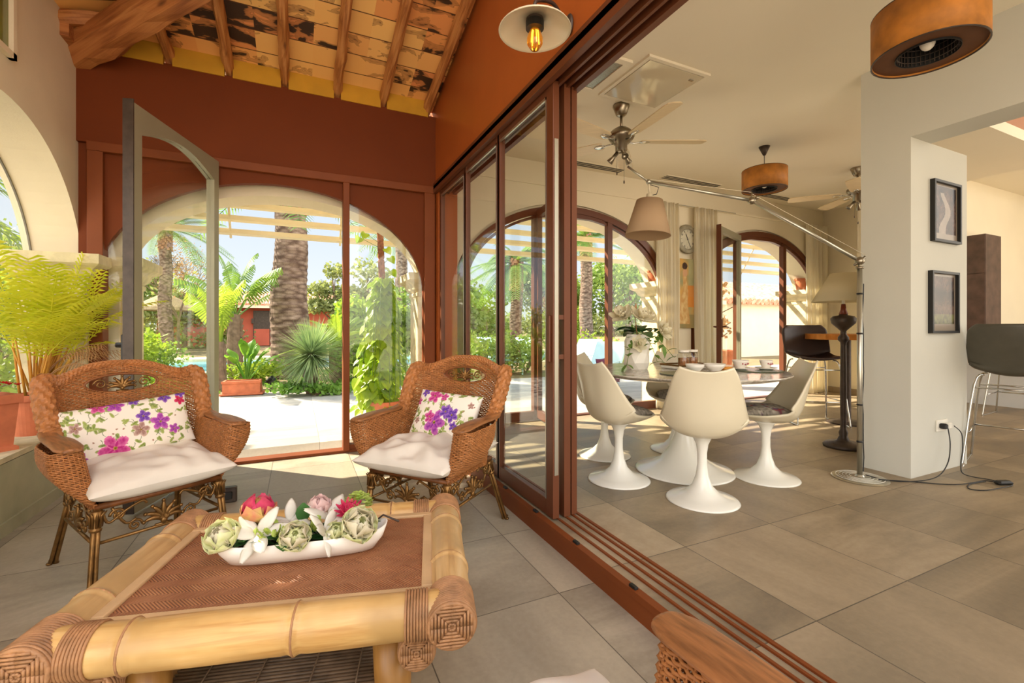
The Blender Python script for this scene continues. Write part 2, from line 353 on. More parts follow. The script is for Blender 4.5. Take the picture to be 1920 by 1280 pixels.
m_thatch = plain('thatch', (170,148,118), .95, 0, .2, .3, 20, .8, 50, (1,1,.2))
m_olive = plain('olive_leather', (74,70,58), .45, 0, .5, .1, 10, .1, 200); m_choc = plain('chocolate_leather', (58,42,36), .45, 0, .5, .1, 10)
m_rust = plain('rust_laminate', (84,64,56), .5, .1, .5, .35, 7, .1, 30); m_whitep = plain('white_panel', (232,234,236), .4, 0, .5, .01)
m_wood = wood('honey_wood', (150,88,34), (196,130,60), (214,154,84), 2, 1, .4); m_copper = plain('copper_edge', (196,122,48), .35, .5, .5, .2, 10)

# ---------------------------------------------------------------- structure
def ellz(x, cx, a, z0, b):
    q = 1-((x-cx)/a)**2; return z0+b*sqrt(max(0, q))
def arch_wall(mb, s0, s1, d0, d1, zb, zt, ops, F, zt1=None):
    """slab along s with arched openings; F(s,d,z)->xyz"""
    xs = []; cur = s0
    def hexa(a, b, za, zbb):
        v = [F(a,d0,za),F(b,d0,zbb),F(b,d1,zbb),F(a,d1,za),F(a,d0,zt),F(b,d0,zt),F(b,d1,zt),F(a,d1,zt)]
        mb.add(v, [(0,3,2,1),(4,5,6,7),(0,1,5,4),(2,3,7,6)])
    def side(s_, z0, z1): mb.add([F(s_,d0,z0),F(s_,d1,z0),F(s_,d1,z1),F(s_,d0,z1)], [(0,1,2,3)])
    for cx, a, z0, b, bot in sorted(ops):
        l, r = cx-a, cx+a
        if l > cur: hexa(cur, l, zb, zb); side(cur, zb, zt); side(l, zb, z0)
        n = 40; ps = [cx-a*cos(pi*i/n) for i in range(n+1)]
        for p, q in zip(ps, ps[1:]):
            p2, q2 = min(p, s1), min(q, s1)
            if q2 > p2: hexa(p2, q2, ellz(p2,cx,a,z0,b), ellz(q2,cx,a,z0,b))
        if bot > zb:
            v = [F(l,d0,zb),F(r,d0,zb),F(r,d1,zb),F(l,d1,zb),F(l,d0,bot),F(r,d0,bot),F(r,d1,bot),F(l,d1,bot)]
            mb.add(v, [(0,3,2,1),(4,5,6,7),(0,1,5,4),(1,2,6,5),(2,3,7,6),(3,0,4,7)])
        if r < s1: side(r, zb, z0)
        cur = r
    if cur < s1: hexa(cur, s1, zb, zb); side(s1, zb, zt)
    return mb
FX = lambda s, d, z: (s, d, z)
FYp = lambda s, d, z: (d, s, z)
struct(MB().box(-1.86, 1.24, -2.2, 4.62, -.12, 0).build('floor_sunroom', m_floorS))
struct(MB().box(1.24, 11.5, -2.2, 4.62, -.12, .1).build('floor_dining', m_floor))
# back wall of the sunroom: masonry arch behind the brown panels
AX, AA, AZ, AB = -.13, 1.27, 1.508, .912
mb = MB(); arch_wall(mb, -1.5, 1.27, 4.50, 4.56, 0, 2.56, [(AX-.0, AA-.005, AZ, AB, 0)], FX)
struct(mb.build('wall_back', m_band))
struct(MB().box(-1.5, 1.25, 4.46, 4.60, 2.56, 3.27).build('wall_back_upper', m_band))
mb = MB(); arch_wall(mb, -1.84, 1.6, 4.66, 5.0, -.1, 3.4, [(-.06, 1.24, 1.62, .74, -.1)], FX); struct(mb.build('wall_outer', m_plaster))
# brown frame of the garden opening
t = sthing('window_1', 'brown framed arched garden opening with fixed side panes', 'window')
mb = MB()
for x0, x1 in ((-1.44,-1.345), (1.14,1.245)): mb.box(x0, x1, 4.46, 4.58, 0, 2.56)
mb.box(-1.44, 1.245, 4.45, 4.58, 2.50, 2.57); mb.box(-1.34, 1.14, 4.47, 4.60, 0, .025)
mb.build('window_frame', m_trimb, t, bevel=.004)
for x in (-.645, .405): MB().box(x-.028, x+.028, 4.45, 4.58, .02, 2.5).build('mullion', m_trimb, t, bevel=.004)
for x0, x1 in ((-1.345,-.673), (.433,1.14)):
    n = 14; tp = [(x0+(x1-x0)*i/n, ellz(x0+(x1-x0)*i/n, AX, AA, AZ, AB)+.02) for i in range(n+1)]
    MB().prism([(x0,.02),(x1,.02)]+tp[::-1], 4.515, 4.521).build('pane', m_glass, t)
mb = MB(); mb.box(.433, 1.14, 4.48, 4.56, .02, .07); mb.box(-1.345,-.673, 4.48, 4.56, .02, .07); mb.build('bottom_rail', m_trimb, t)
# open garden door leaf
t = sthing('door_1', 'open garden door leaf with olive grey frame and arched glass', 'door', (-.62, 4.44, 0), 0)
t.rotation_euler = (0,0,R(180+72))
W_ = 1.0; n = 20
gl = lambda x: 2.36+.10*sin(pi*min(1, max(0, (x-.07)/(W_-.14))))
mb = MB()
mb.box(0, .07, -.03, .03, .03, 2.53); mb.box(W_-.07, W_, -.03, .03, .03, 2.53); mb.box(.07, W_-.07, -.03, .03, .03, .14)
for i in range(n):
    x0 = .07+(W_-.14)*i/n; x1 = .07+(W_-.14)*(i+1)/n
    mb.add([(x0,-.03,gl(x0)),(x1,-.03,gl(x1)),(x1,.03,gl(x1)),(x0,.03,gl(x0)),(x0,-.03,2.53),(x1,-.03,2.53),(x1,.03,2.53),(x0,.03,2.53)], [(0,3,2,1),(4,5,6,7),(0,1,5,4),(2,3,7,6)])
fr = mb.build('leaf_frame', m_greyf, t)
mb = MB().box(W_, W_+.008, -.030, .03, .03, 2.55); mb.build('edge_seal', m_dark, t)
MB().prism([(.07,.14),(W_-.07,.14)]+[(W_-.07-(W_-.14)*i/n, gl(W_-.07-(W_-.14)*i/n)) for i in range(n+1)], -.004, .004).build('pane', m_glass, t)
mb = MB(); mb.rbox((W_-.035,-.05,1.03),(.03,.02,.18),bev=.004); mb.tube([(W_-.035,-.04,1.06),(W_-.035,-.09,1.06),(W_-.05,-.1,1.05),(W_-.16,-.1,1.04)], .011); mb.build('handle', m_black, fr, smooth=False)
mb = MB()
for z in (.35, 1.25, 2.2): mb.tube([(-.008,0,z-.05),(-.008,0,z+.05)], .012)
mb.build('hinges', m_brownd, fr)
# left wall with the big arch
LX = -1.5; mb = MB()
arch_wall(mb, 1.0, 4.62, LX, LX-.33, 0, 3.9, [(3.53, 1.07, 1.43, 1.06, .41)], FYp)
struct(mb.build('wall_left', m_plaster))
mb = MB(); arch_wall(mb, -1.6, 1.0, LX, LX-.33, 0, 3.9, [(-.3, 1.07, 1.43, 1.06, .41)], FYp); struct(mb.build('wall_left_near', m_plaster))
# clerestory band above the near arch: shallow glazed recess
t = sthing('window_5', 'small upper window high on the left wall', 'window')
mb = MB(); mb.box(LX-.002, LX+.03, 2.5, 3.60, 2.70, 2.735); mb.box(LX-.002, LX+.03, 3.565, 3.60, 2.7, 3.5); mb.build('window_frame', m_plaster, t)
MB().box(LX+.001, LX+.008, 2.5, 3.565, 2.735, 3.5).build('pane', plain('leafy_glass_green', (120,128,60), .15, 0, .6, .5, 6, 0, 60, (1,1,.3)), t)
mb = MB(); mb.box(LX-.30, LX+.015, 1.0, 4.47, .405, .435); struct(mb.build('trim_1', m_stone), 'stone ledge along the low left wall', 'ledge')
struct(MB().box(LX, LX+.012, 1.0, 4.46, 0, .40).build('wall_left_low', m_kneew)); struct(MB().box(LX+.012, LX+.026, 1.0, 4.46, 0, .075).build('baseboard_left', m_kneew))
t = sthing('window_2', 'large arched side window behind the yellow potted palm', 'window'); mb = MB()
def ring(mb, cx, a, z0, b, wd, d0, d1, F, bot, n=40, legs=True):
    o = [(cx-a*cos(pi*i/n), z0+b*sin(pi*i/n)) for i in range(n+1)]; q = [(cx-(a-wd)*cos(pi*i/n), z0+(b-wd)*sin(pi*i/n)) for i in range(n+1)]
    if legs: o = [(cx-a, bot)]+o+[(cx+a, bot)]; q = [(cx-a+wd, bot)]+q+[(cx+a-wd, bot)]
    for i in range(len(o)-1):
        P = [o[i], o[i+1], q[i+1], q[i]]
        mb.add([F(s_, d0, z) for s_, z in P]+[F(s_, d1, z) for s_, z in P], [(0,1,2,3),(7,6,5,4),(0,4,5,1),(2,6,7,3)])
ring(mb, 3.53, 1.07, 1.43, 1.06, .012, LX-.29, LX-.28, FYp, .43); mb.box(LX-.30, LX-.28, 3.5, 3.53, .43, 2.48); mb.build('window_frame', plain('grey_window_metal', (120,114,100), .5), t)
MB().prism([(3.53-1.03*cos(pi*i/30), 1.43+1.03*sin(pi*i/30)) for i in range(31)]+[(4.56,.43),(2.5,.43)], LX-.293, LX-.287, 'yz').build('pane', m_glass, t)
# stone pillars with capitals
def pillar(name, x0, x1, y0, y1, zt, ov, label=None):
    t = sthing(name, label, 'pillar'); MB().rbox(((x0+x1)/2,(y0+y1)/2,(zt-.22)/2+.0),(x1-x0,y1-y0,zt-.22),bev=.012).build('shaft', m_stone, t)
    mb = MB(); cx, cy, hx, hy = (x0+x1)/2, (y0+y1)/2, (x1-x0)/2, (y1-y0)/2
    pr = [(0,-.24),(.012,-.23),(.012,-.20),(.0,-.19),(.15*ov*2,-.16),(.5*ov,-.11),(.85*ov,-.085),(ov,-.07),(ov,-.0),(ov-.01,0.0)]
    vs = []; fs = []
    for o_, z in pr: vs += [(cx-hx-o_,cy-hy-o_,zt+z),(cx+hx+o_,cy-hy-o_,zt+z),(cx+hx+o_,cy+hy+o_,zt+z),(cx-hx-o_,cy+hy+o_,zt+z)]
    for i in range(len(pr)-1):
        for k_ in range(4): l = (k_+1)%4; fs.append((i*4+k_,i*4+l,i*4+4+l,i*4+4+k_))
    fs += [(3,2,1,0), tuple(range(len(vs)-4,len(vs)))]; mb.add(vs, fs); mb.build('capital', m_stone, t); return t
pillar('trim_2', -1.80, -1.42, 4.40, 4.455, 1.70, .10, 'stone pillar with capital between the side window and garden opening')
pillar('trim_3', -1.42, -1.24, 4.70, 5.06, 1.72, .11, 'stone pillar outside left of the garden opening')
pillar('trim_4', 1.13, 1.36, 4.70, 5.06, 1.72, .11, 'stone pillar outside right of the garden opening')
# roof of the sunroom
S = .26; rz = lambda y: 3.385+S*(4.55-y)
rot = math.atan(S)
hx = lambda y: LX+(4.55-y)          # hip line in plan
# boards as slabs clipped along the hip: right (back) slope and left slope
def slab(name, pts, th=.04):
    mb = MB(); nn = len(pts); mb.add([tuple(p) for p in pts]+[(p[0],p[1],p[2]+th) for p in pts], [tuple(range(nn-1,-1,-1)), tuple(range(nn,2*nn))]+[(i,(i+1)%nn,nn+(i+1)%nn,nn+i) for i in range(nn)]); return mb.build(name, m_roof)
yN = 1.0
struct(slab('ceiling_sunroom', [(LX,4.62,rz(4.62)),(1.27,4.62,rz(4.62)),(1.27,yN,rz(yN)),(LX+4.62-yN-.8,yN,rz(yN))][:4] if False else [(LX-.05,4.6,rz(4.6)),(1.27,4.6,rz(4.6)),(1.27,1.83,rz(1.83))]), None)
def zl(x): return 3.385+S*(x-LX+.0)
mbl = MB(); mbl.add([(LX-.05,4.62,zl(LX-.05)),(1.27,1.83,zl(1.27)-.0),(1.27,.9,zl(1.27)),(LX-.05,.9,zl(LX-.05)),(LX-.05,4.62,zl(LX-.05)+.04),(1.27,1.83,zl(1.27)+.04),(1.27,.9,zl(1.27)+.04),(LX-.05,.9,zl(LX-.05)+.04)], [(0,1,2,3),(7,6,5,4),(0,4,5,1),(3,2,6,7),(0,3,7,4)])
struct(mbl.build('ceiling_sunroom_left', m_roof))
rt = random.Random(4)
def rafter(name, p0, p1, w0, h0, mat, n=14, seed=0, rough=.006):
    p0, p1 = Vector(p0), Vector(p1); d = (p1-p0).normalized(); L = (p1-p0).length
    o = bpy.data.objects; sd = V(0,0,1).cross(d).normalized() if abs(d.z) < .95 else V(1,0,0); up = d.cross(sd)
    mb = MB(); q = []
    for i in range(n+1):
        s_ = i/n; c = Vector((0,0,0))
        for k_ in range(8):
            a = k_*pi/4+pi/8; cx, cy = cos(a), sin(a); m_ = max(abs(cx), abs(cy)); cx /= m_*1.02; cy /= m_*1.02
            j = 1+rough/w0*6*(noise.noise(V(s_*5*L+seed*7.3, k_*1.7+seed, 0)))
            q.append(V((s_-.5)*L, cx*w0/2*j, cy*h0/2*j))
    fs = []
    for i in range(n):
        for k_ in range(8): l = (k_+1)%8; fs.append((i*8+k_, i*8+8+k_, i*8+8+l, i*8+l))
    fs += [tuple(range(8)), tuple(range((n+1)*8-1, n*8-1, -1))]
    mb.add(q, fs); ob = mb.build(name, mat, smooth=False)
    m = Matrix((d, sd, up)).transposed().to_4x4(); m.translation = (p0+p1)/2; ob.matrix_world = m; return ob
m_raftx = wood('rafter_wood_long', (138,80,38), (182,118,62), (208,148,88), 1.3, 0)
for i, x in enumerate((-.94,-.525,-.105,.328,.742,1.17)):
    ye = max(1.9, 4.55-(x-LX)+.1); lab = 'trim_%d' % (10+i)
    o = rafter(lab, (x,4.57,rz(4.57)-.058), (x,ye,rz(ye)-.058), .078, .105, m_raftx, seed=i); struct(o)
for i, y in enumerate((4.22,3.75,3.3)):
    x1 = LX+(4.55-y)-.06; struct(rafter('trim_%d' % (20+i), (LX-.03,y,zl(LX)-.06), (x1,y,zl(x1)-.06), .09, .10, m_raftx, seed=9+i))
def zh(x): return 3.385+S*(x-LX)
struct(rafter('trim_30', (LX-.12,4.60,zh(LX)-.17-.03), (1.1,1.95-.05,zh(1.1)-.17), .22, .25, m_beam, n=24, seed=3, rough=.01))
mb = MB()
for x0, x1 in zip((-1.45,-.94,-.525,-.105,.328,.742), (-.94,-.525,-.105,.328,.742,1.2)): mb.box(x0+.03, x1-.03, 4.45, 4.50, 3.255, 3.41)
struct(mb.build('trim_31', m_yell))
mb = MB(); mb.box(LX, LX+.05, 4.2, 4.45, 3.2, 3.32); struct(mb.build('trim_32', m_beam))
# partition wall above the sliding doors, header, threshold
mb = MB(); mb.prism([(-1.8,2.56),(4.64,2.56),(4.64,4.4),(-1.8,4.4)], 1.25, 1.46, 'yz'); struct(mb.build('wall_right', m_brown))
mb = MB()
mb.box(1.225, 1.26, -1.8, 4.46, 2.50, 2.575)
for a, b in ((1.30,1.315),(1.355,1.37),(1.41,1.445)): mb.box(a, b, -1.8, 4.46, 2.50, 2.56)
mb.box(1.225, 1.46, -1.8, 4.5, 2.54, 2.60); struct(mb.build('trim_5', m_brownd), 'brown header track over the sliding doors', 'track')
mb = MB(); mb.box(1.22, 1.45, -1.8, 4.5, 0, .085)
for a, b in ((1.215,1.25),(1.30,1.312),(1.352,1.364),(1.40,1.412),(1.436,1.452)): mb.box(a, b, -1.8, 4.5, .08, .108)
struct(mb.build('trim_6', m_trimb), 'raised brown threshold of the sliding doors', 'threshold')
mb = MB()
for y in (2.72, 2.30, 1.88, 1.46, 1.05): mb.rbox((1.232, y, .113), (.018,.04,.012), bev=.002)
struct(mb.build('trim_8', m_black), 'small black clips along the brown threshold', 'clip')
MB().box(1.26, 1.46, 4.40, 4.62, .1, 2.55).build('wall_corner', m_brown)['kind'] = 'structure'
def slider(name, y0, y1, x, label, last=False, wide=.045):
    t = sthing(name, label, 'door', (x, y0, 0)); L = y1-y0; mb = MB()
    sw = .075 if last else wide
    mb.box(-.02,.02,0,sw,.11,2.52); mb.box(-.02,.02,L-wide,L,.11,2.52); mb.box(-.018,.018,sw,L-wide,.11,.20); mb.box(-.018,.018,sw,L-wide,2.46,2.52)
    fr = mb.build('leaf_frame', m_brownd, t, bevel=.003)
    mb = MB(); 
    mb.box(-.022,-.012,sw,sw+.008,.2,2.46); mb.box(-.022,-.012,sw,L-wide,2.445,2.46); mb.build('glazing_bead', m_alu, t)
    MB().box(-.004,.004,sw,L-wide,.20,2.46).build('pane', m_glass2, fr)
    if last:
        MB().box(-.012,.012,-.004,0,.35,2.2).build('lock_strip', m_alu, fr)
        mb = MB(); mb.rbox((-.026,.035,1.1),(.012,.03,.26),bev=.004); mb.rbox((.045,.02,1.22),(.05,.02,.025)); mb.rbox((.045,.02,1.0),(.05,.02,.025)); mb.rbox((.07,.02,1.11),(.02,.025,.26),bev=.004); mb.build('handle', m_brownd, fr)
slider('door_2', 3.60, 4.36, 1.285, 'farthest sliding glass door leaf, beside the corner'); slider('door_3', 2.90, 3.63, 1.285, 'middle sliding glass door leaf')
slider('door_4', 2.16, 2.93, 1.285, 'nearest sliding glass door leaf with long handle and lock strip', True)
mb = MB(); mb.box(1.34, 1.38, 2.165, 2.22, .11, 2.52); mb.box(1.395, 1.43, 2.175, 2.23, .11, 2.52); struct(mb.build('door_5', m_brownd), 'stiles of the stacked sliding doors behind the nearest one', 'door')
# dining room shell
DX1, DX2 = 3.0, 6.35
mb = MB(); arch_wall(mb, 1.46, 8.1, 4.66, 5.02, -.1, 3.12, [(DX1, 1.47, 1.55, .98, -.1), (DX2, 1.42, 1.55, .98, -.1)], FX); struct(mb.build('wall_far', m_wall))
mb = MB(); arch_wall(mb, 1.46, 7.93, 4.62, 4.66, .1, 2.82, [(DX1, 1.5, 1.6, 1.03, .1), (DX2, 1.45, 1.6, 1.03, .1)], FX); struct(mb.build('wall_far_lining', m_wall))
mb = MB(); mb.box(1.46, 7.93, 4.605, 4.63, 2.805, 2.83); struct(mb.build('trim_9', m_wall))
struct(MB().box(7.93, 8.1, 3.3, 4.66, .1, 3.12).build('wall_end', m_wall)); struct(MB().box(7.91, 7.93, 3.3, 4.62, .1, .19).build('baseboard_end', m_floor))
mb = MB(); mb.box(1.46, 3.95, -1.8, 4.7, 3.09, 3.2); mb.box(3.95, 8.0, 2.0, 4.7, 3.09, 3.2); struct(mb.build('ceiling_dining', m_ceil))
mb = MB(); mb.box(3.893, 4.165, -1.8, 2.01, 2.50, 3.6); struct(mb.build('wall_bulkhead', m_wallg))
struct(MB().box(3.893, 4.714, 1.697, 2.01, .1, 2.50).build('wall_column', m_wallg))
# kitchen beyond
mb = MB(); mb.box(6.6, 11.5, 3.3, 3.45, .1, 3.4); struct(mb.build('wall_kitchen', m_wall)); struct(MB().box(11.4, 11.5, -1, 3.3, .1, 4.2).build('wall_kitchen_end', m_wall))
struct(MB().box(4.4, 11.4, 2.46, 3.4, 3.4, 3.5).build('ceiling_kitchen', m_ceil)); struct(MB().box(4.4, 11.4, 2.44, 2.5, 3.4, 4.4).build('wall_kitchen_upper', plain('pinkish_plaster', (176,134,112), .8, 0, .2, .03)))
MB().box(3.3, 6.3, -1.9, -1.8, .1, 4.4).build('wall_kitchen_rear', m_wall)['kind'] = 'structure'
MB().box(3.9, 11.5, -1.9, 2.5, 4.4, 4.5).build('ceiling_kitchen_high', m_ceil)['kind'] = 'structure'
MB().box(3.95, 4.165, -1.8, 2.5, 3.55, 4.45).build('wall_kitchen_side', m_wall)['kind'] = 'structure'
# dining arch windows
def arch_window(name, cx, a, label):
    t = sthing(name, label, 'window'); mb = MB(); ring(mb, cx, a-.03, 1.6, 1.0, .075, 4.60, 4.68, FX, .1)
    mb.box(cx-a+.05, cx+a-.05, 4.61, 4.68, .1, .17) if False else None
    mb.build('window_frame', m_brownd, t); mb = MB(); ring(mb, cx, a-.115, 1.6, .915, .03, 4.62, 4.67, FX, .1); mb.build('window_frame_inner', m_brownd, t)
    xl, xr = cx-.52, cx+.52
    for x in (xl, xr): MB().box(x-.035, x+.035, 4.605, 4.675, .1, ellz(x, cx, a-.05, 1.6, .98)).build('mullion', m_brownd, t)
    MB().box(xl, xr, 4.61, 4.67, 2.47, 2.53).build('transom', m_brownd, t)
    mb = MB(); mb.box(cx-a+.1, xl-.03, 4.61, 4.67, .1, .2); mb.box(xr+.03, cx+a-.1, 4.61, 4.67, .1, .2); mb.box(xl, xr, 4.6, 4.68, .095, .115); mb.build('bottom_rail', m_brownd, t)
    for x0, x1 in ((cx-a+.14, xl-.035), (xr+.035, cx+a-.14)):
        n = 12; tp = [(x0+(x1-x0)*i/n, ellz(x0+(x1-x0)*i/n, cx, a-.13, 1.6, .89)) for i in range(n+1)]
        MB().prism([(x0,.2),(x1,.2)]+tp[::-1], 4.64, 4.645).build('pane', m_glass, t)
    return t
arch_window('window_3', DX1, 1.5, 'left arched window of the dining room'); arch_window('window_4', DX2, 1.45, 'right arched window of the dining room')
def leaf(name, hinge, lead, label, mat, matb, hs=1):
    d = Vector(lead)-Vector(hinge); L = d.length; t = sthing(name, label, 'door', (hinge[0], hinge[1], 0)); t.rotation_euler = (0,0,atan2(d.y, d.x))
    mb = MB(); mb.box(0,.06,-.025,.025,.13,2.5); mb.box(L-.06,L,-.025,.025,.13,2.5); mb.box(.06,L-.06,-.025,.025,.13,.22); mb.box(.06,L-.06,-.025,.025,2.42,2.5); fr = mb.build('leaf_frame', mat, t)
    MB().box(L,L+.012,-.03,.03,.12,2.52).build('edge_seal', matb, t); MB().box(.06,L-.06,-.004,.004,.22,2.42).build('pane', m_glass, t)
    mb = MB()
    for s_ in (-1,1): mb.rbox((L-.03,s_*.03,1.15),(.03,.012,.24),bev=.003); mb.tube([(L-.03,s_*.03,1.17),(L-.03,s_*.075,1.17),(L-.13,s_*.08,1.16)], .01)
    mb.build('handle', m_brownd, fr)
leaf('door_6', (2.50,4.60), (2.36,3.75), 'open brown glazed leaf of the left dining window', m_brownd, m_brownd)
leaf('door_7', (5.84,4.60), (5.03,4.27), 'open glazed leaf with grey rebate at the right dining window', m_greyf, m_brownd)
pillar('trim_40', 4.43, 4.62, 4.74, 5.08, 1.78, .12, 'stone pillar outside the left dining window'); pillar('trim_41', 7.62, 7.85, 4.74, 5.08, 1.78, .12, 'stone pillar outside the right dining window'); pillar('trim_42', 1.40, 1.56, 4.74, 5.08, 1.72, .08, 'stone pillar outside between sunroom and dining window')
# ---------------------------------------------------------------- ceiling things in the dining room
def slot(x0, x1, y, label):
    t = thing('ceiling_slot_vent', label, 'vent', ((x0+x1)/2, y, 3.09), 0, 'slot vents in the dining ceiling'); h = (x1-x0)/2
    MB().box(-h, h, -.075, .075, -.006, 0).build('frame', m_ceil, t); mb = MB()
    for k in range(3): mb.box(-h+.01, h-.01, -.055+.042*k, -.03+.042*k, -.008, -.0055)
    mb.build('slots', m_black, t)
slot(2.66, 3.62, 4.50, 'leftmost slot vent in the ceiling, below the near fan blades'); slot(4.22, 5.2, 4.43, 'middle slot vent in the ceiling, over the clock'); slot(5.95, 6.85, 4.42, 'rightmost slot vent in the ceiling, beyond the small drum pendant')
t = thing('ceiling_grille', 'square metal return air grille with white frame on dining ceiling', 'vent', (1.95, 2.84, 3.09)); mb = MB()
for a in ((-.24,.24,-.24,-.19),(-.24,.24,.19,.24),(-.24,-.19,-.19,.19),(.19,.24,-.19,.19)): mb.box(*a, -.02, 0)
mb.build('frame', m_ceil, t); MB().box(-.19,.19,-.19,.19,-.004,0).build('backing', m_black, t); mb = MB()
for k in range(28): q = -.185+.37*k/27; mb.box(q-.0035,q+.0035,-.19,.19,-.012,-.008); mb.box(-.19,.19,q-.0035,q+.0035,-.013,-.009)
mb.build('mesh', m_alu, t)
t = thing('access_hatch', 'glossy cream square access hatch beside the ceiling grille', 'hatch', (2.54, 2.785, 3.09)); mb = MB()
for a in ((-.30,.30,-.30,-.27),(-.30,.30,.27,.30),(-.30,-.27,-.27,.27),(.27,.30,-.27,.27)): mb.box(*a, -.018, 0)
mb.build('frame', m_ceil, t); MB().box(-.264,.264,-.264,.264,-.02,-.003).build('panel', plain('gloss_cream', (214,204,180), .08, 0, .6, .01), t)
mb = MB(); mb.rbox((.2,-.2,-.024),(.04,.02,.008),bev=.002); mb.build('latch', m_chrome, t)
m_blade = plain('pale_fan_wood', (222,200,162), .35, 0, .5, .06, 6, 0, 60, (1,8,1))
def fan(loc, rz, label):
    t = thing('ceiling_fan', label, 'ceiling fan', loc, rz, 'ceiling fans in the dining room')
    MB().lathe([(.0,0),(.07,0),(.072,-.015),(.045,-.085),(.03,-.095),(.0,-.095)], 28).build('canopy', m_nick, t, smooth=True)
    MB().lathe([(.012,-.08),(.012,-.22)], 12).build('rod', m_nick, t, smooth=True)
    MB().lathe([(.0,-.19),(.03,-.19),(.05,-.2),(.085,-.225),(.112,-.255),(.115,-.275),(.1,-.3),(.075,-.315),(.07,-.33),(.05,-.335),(.05,-.40),(.03,-.41),(0,-.41)], 36).build('motor_housing', m_nick, t, smooth=True)
    for k in range(5):
        a = 2*pi*k/5; mb = MB(); mb.m = Matrix.Rotation(a, 4, 'Z') @ Matrix.Translation((0,0,-.315)) @ Matrix.Rotation(R(10), 4, 'X')
        pr = [(.17,-.04),(.2,-.055),(.35,-.064),(.66,-.072),(.715,-.064),(.73,-.035),(.73,.035),(.715,.064),(.66,.072),(.35,.064),(.2,.055),(.17,.04)]
        mb.prism(pr, -.004, .004, 'xy'); b = mb.build('blade', m_blade, t)
        mb = MB(); mb.m = Matrix.Rotation(a, 4, 'Z') @ Matrix.Translation((0,0,-.315)) @ Matrix.Rotation(R(10), 4, 'X')
        mb.tube([(.07,0,-.004),(.11,.012,-.012),(.15,0,-.008),(.19,0,-.008)], .007, 8); mb.ell((.2,0,-.006),(.055,.03,.008)); mb.build('blade_arm', m_chrome, b, smooth=True)
    for k in range(3):
        a = 2*pi*k/3+.6; mb = MB(); mb.tube([(0,0,-.405),(.04*cos(a),.04*sin(a),-.42)], .008)
        mb.m = Matrix.Translation((.05*cos(a),.05*sin(a),-.425)) @ aim((cos(a)*.75,sin(a)*.75,-.8)); mb.lathe([(0,-.02),(.016,-.02),(.018,.03),(.03,.075),(.028,.078),(.012,.05),(0,.05)], 20); mb.build('spotlight', m_nick, t, smooth=True)
    for k, (x, y, l) in enumerate(((.03,.02,.26),(-.035,.01,.19))):
        mb = MB(); mb.tube([(x,y,-.4),(x,y,-.4-l)], .0012, 5); mb.ell((x,y,-.4-l),(.006,.006,.016)); mb.build('pull_chain', m_dark, t)
    return t
f0 = fan((2.54,3.17,3.09), R(-24.6), 'five blade ceiling fan with three spotlights over the dining table'); copy_tree(f0, (6.13,3.2,3.09), R(-12), 'ceiling fan partly hidden behind the white column')
def drum(loc, r, h, cord, label):
    t = thing('drum_pendant_lamp', label, 'pendant lamp', loc, 0, 'amber drum pendant lamps')
    mb = MB(); n = 48
    mb.lathe([(r,0),(r,h)], n, cap=False); mb.build('drum_shade', m_amber, t, smooth=True, solid=.006)
    MB().lathe([(r-.004,.012),(r*.56,.012)], n, cap=False).build('underside_ring', m_amberi, t, solid=.003)
    mb = MB(); mb.lathe([(r*.56,.0),(r*.56,h*.55),(0,h*.55)], n, cap=False); mb.build('inner_cylinder', m_black, t, smooth=False, solid=.002)
    mb = MB()
    for k in range(40):
        a = 2*pi*k/40; mb.tube([(r*.53*cos(a),r*.53*sin(a),.004),(r*.53*cos(a),r*.53*sin(a),h*.5)], .0025, 4)
    for z in (.02,.05,.08): mb.tube([(r*.53*cos(2*pi*k/40),r*.53*sin(2*pi*k/40),z) for k in range(40)], .0025, 4, closed=True)
    mb.build('mesh_ring', m_dark, t); MB().ell((0,0,.06),(.032,.032,.042)).build('bulb', m_ceram, t, smooth=True)
    mb = MB(); mb.tube([(r*cos(2*pi*k/n),r*sin(2*pi*k/n),h) for k in range(n)], .004, 6, closed=True); mb.tube([(r*cos(2*pi*k/n),r*sin(2*pi*k/n),0) for k in range(n)], .004, 6, closed=True); mb.build('rim', m_dark, t)
    mb = MB(); mb.tube([(0,0,h*.5),(0,0,cord-.05)], .004, 6); mb.build('cord', m_dark, t); MB().lathe([(.0,cord-.09),(.014,cord-.09),(.055,cord),(0,cord)], 24).build('ceiling_cone', m_dark, t, smooth=True)
    return t
drum((4.51,3.25,2.63), .215, .21, .46, 'smaller far amber drum pendant between the two ceiling fans'); drum((2.767,1.14,2.49), .215, .22, .60, 'near amber drum pendant at the top right')
# clock, painting, pictures
t = thing('wall_clock', 'round weathered grey wall clock between the curtains', 'clock', (4.80,4.60,2.36)); t.rotation_euler = (R(90),0,0)
MB().lathe([(0,0),(.19,0),(.2,.012),(.185,.03),(.165,.026),(.15,.035),(.14,.03),(.135,.012),(0,.012)], 48).build('case', plain('weathered_zinc', (150,142,120), .6, .3, .5, .25, 14), t, smooth=True)
MB().lathe([(0,.013),(.134,.013)], 48, cap=False).build('dial', plain('old_cream_dial', (206,200,178), .6, 0, .4, .08, 20), t)
mb = MB()
for k in range(12):
    a = 2*pi*k/12
    for j in range(1+(k%3)): mb.m = Matrix.Rotation(a, 4, 'Z') @ Matrix.Translation(((j-(k%3)/2)*.009, .112, .0145)); mb.rbox((0,0,0),(.004,.026,.001))
mb.m = Matrix(); mb.tube([(.128*cos(2*pi*k/48),.128*sin(2*pi*k/48),.014) for k in range(48)], .001, 4, closed=True); mb.build('numerals', m_black, t)
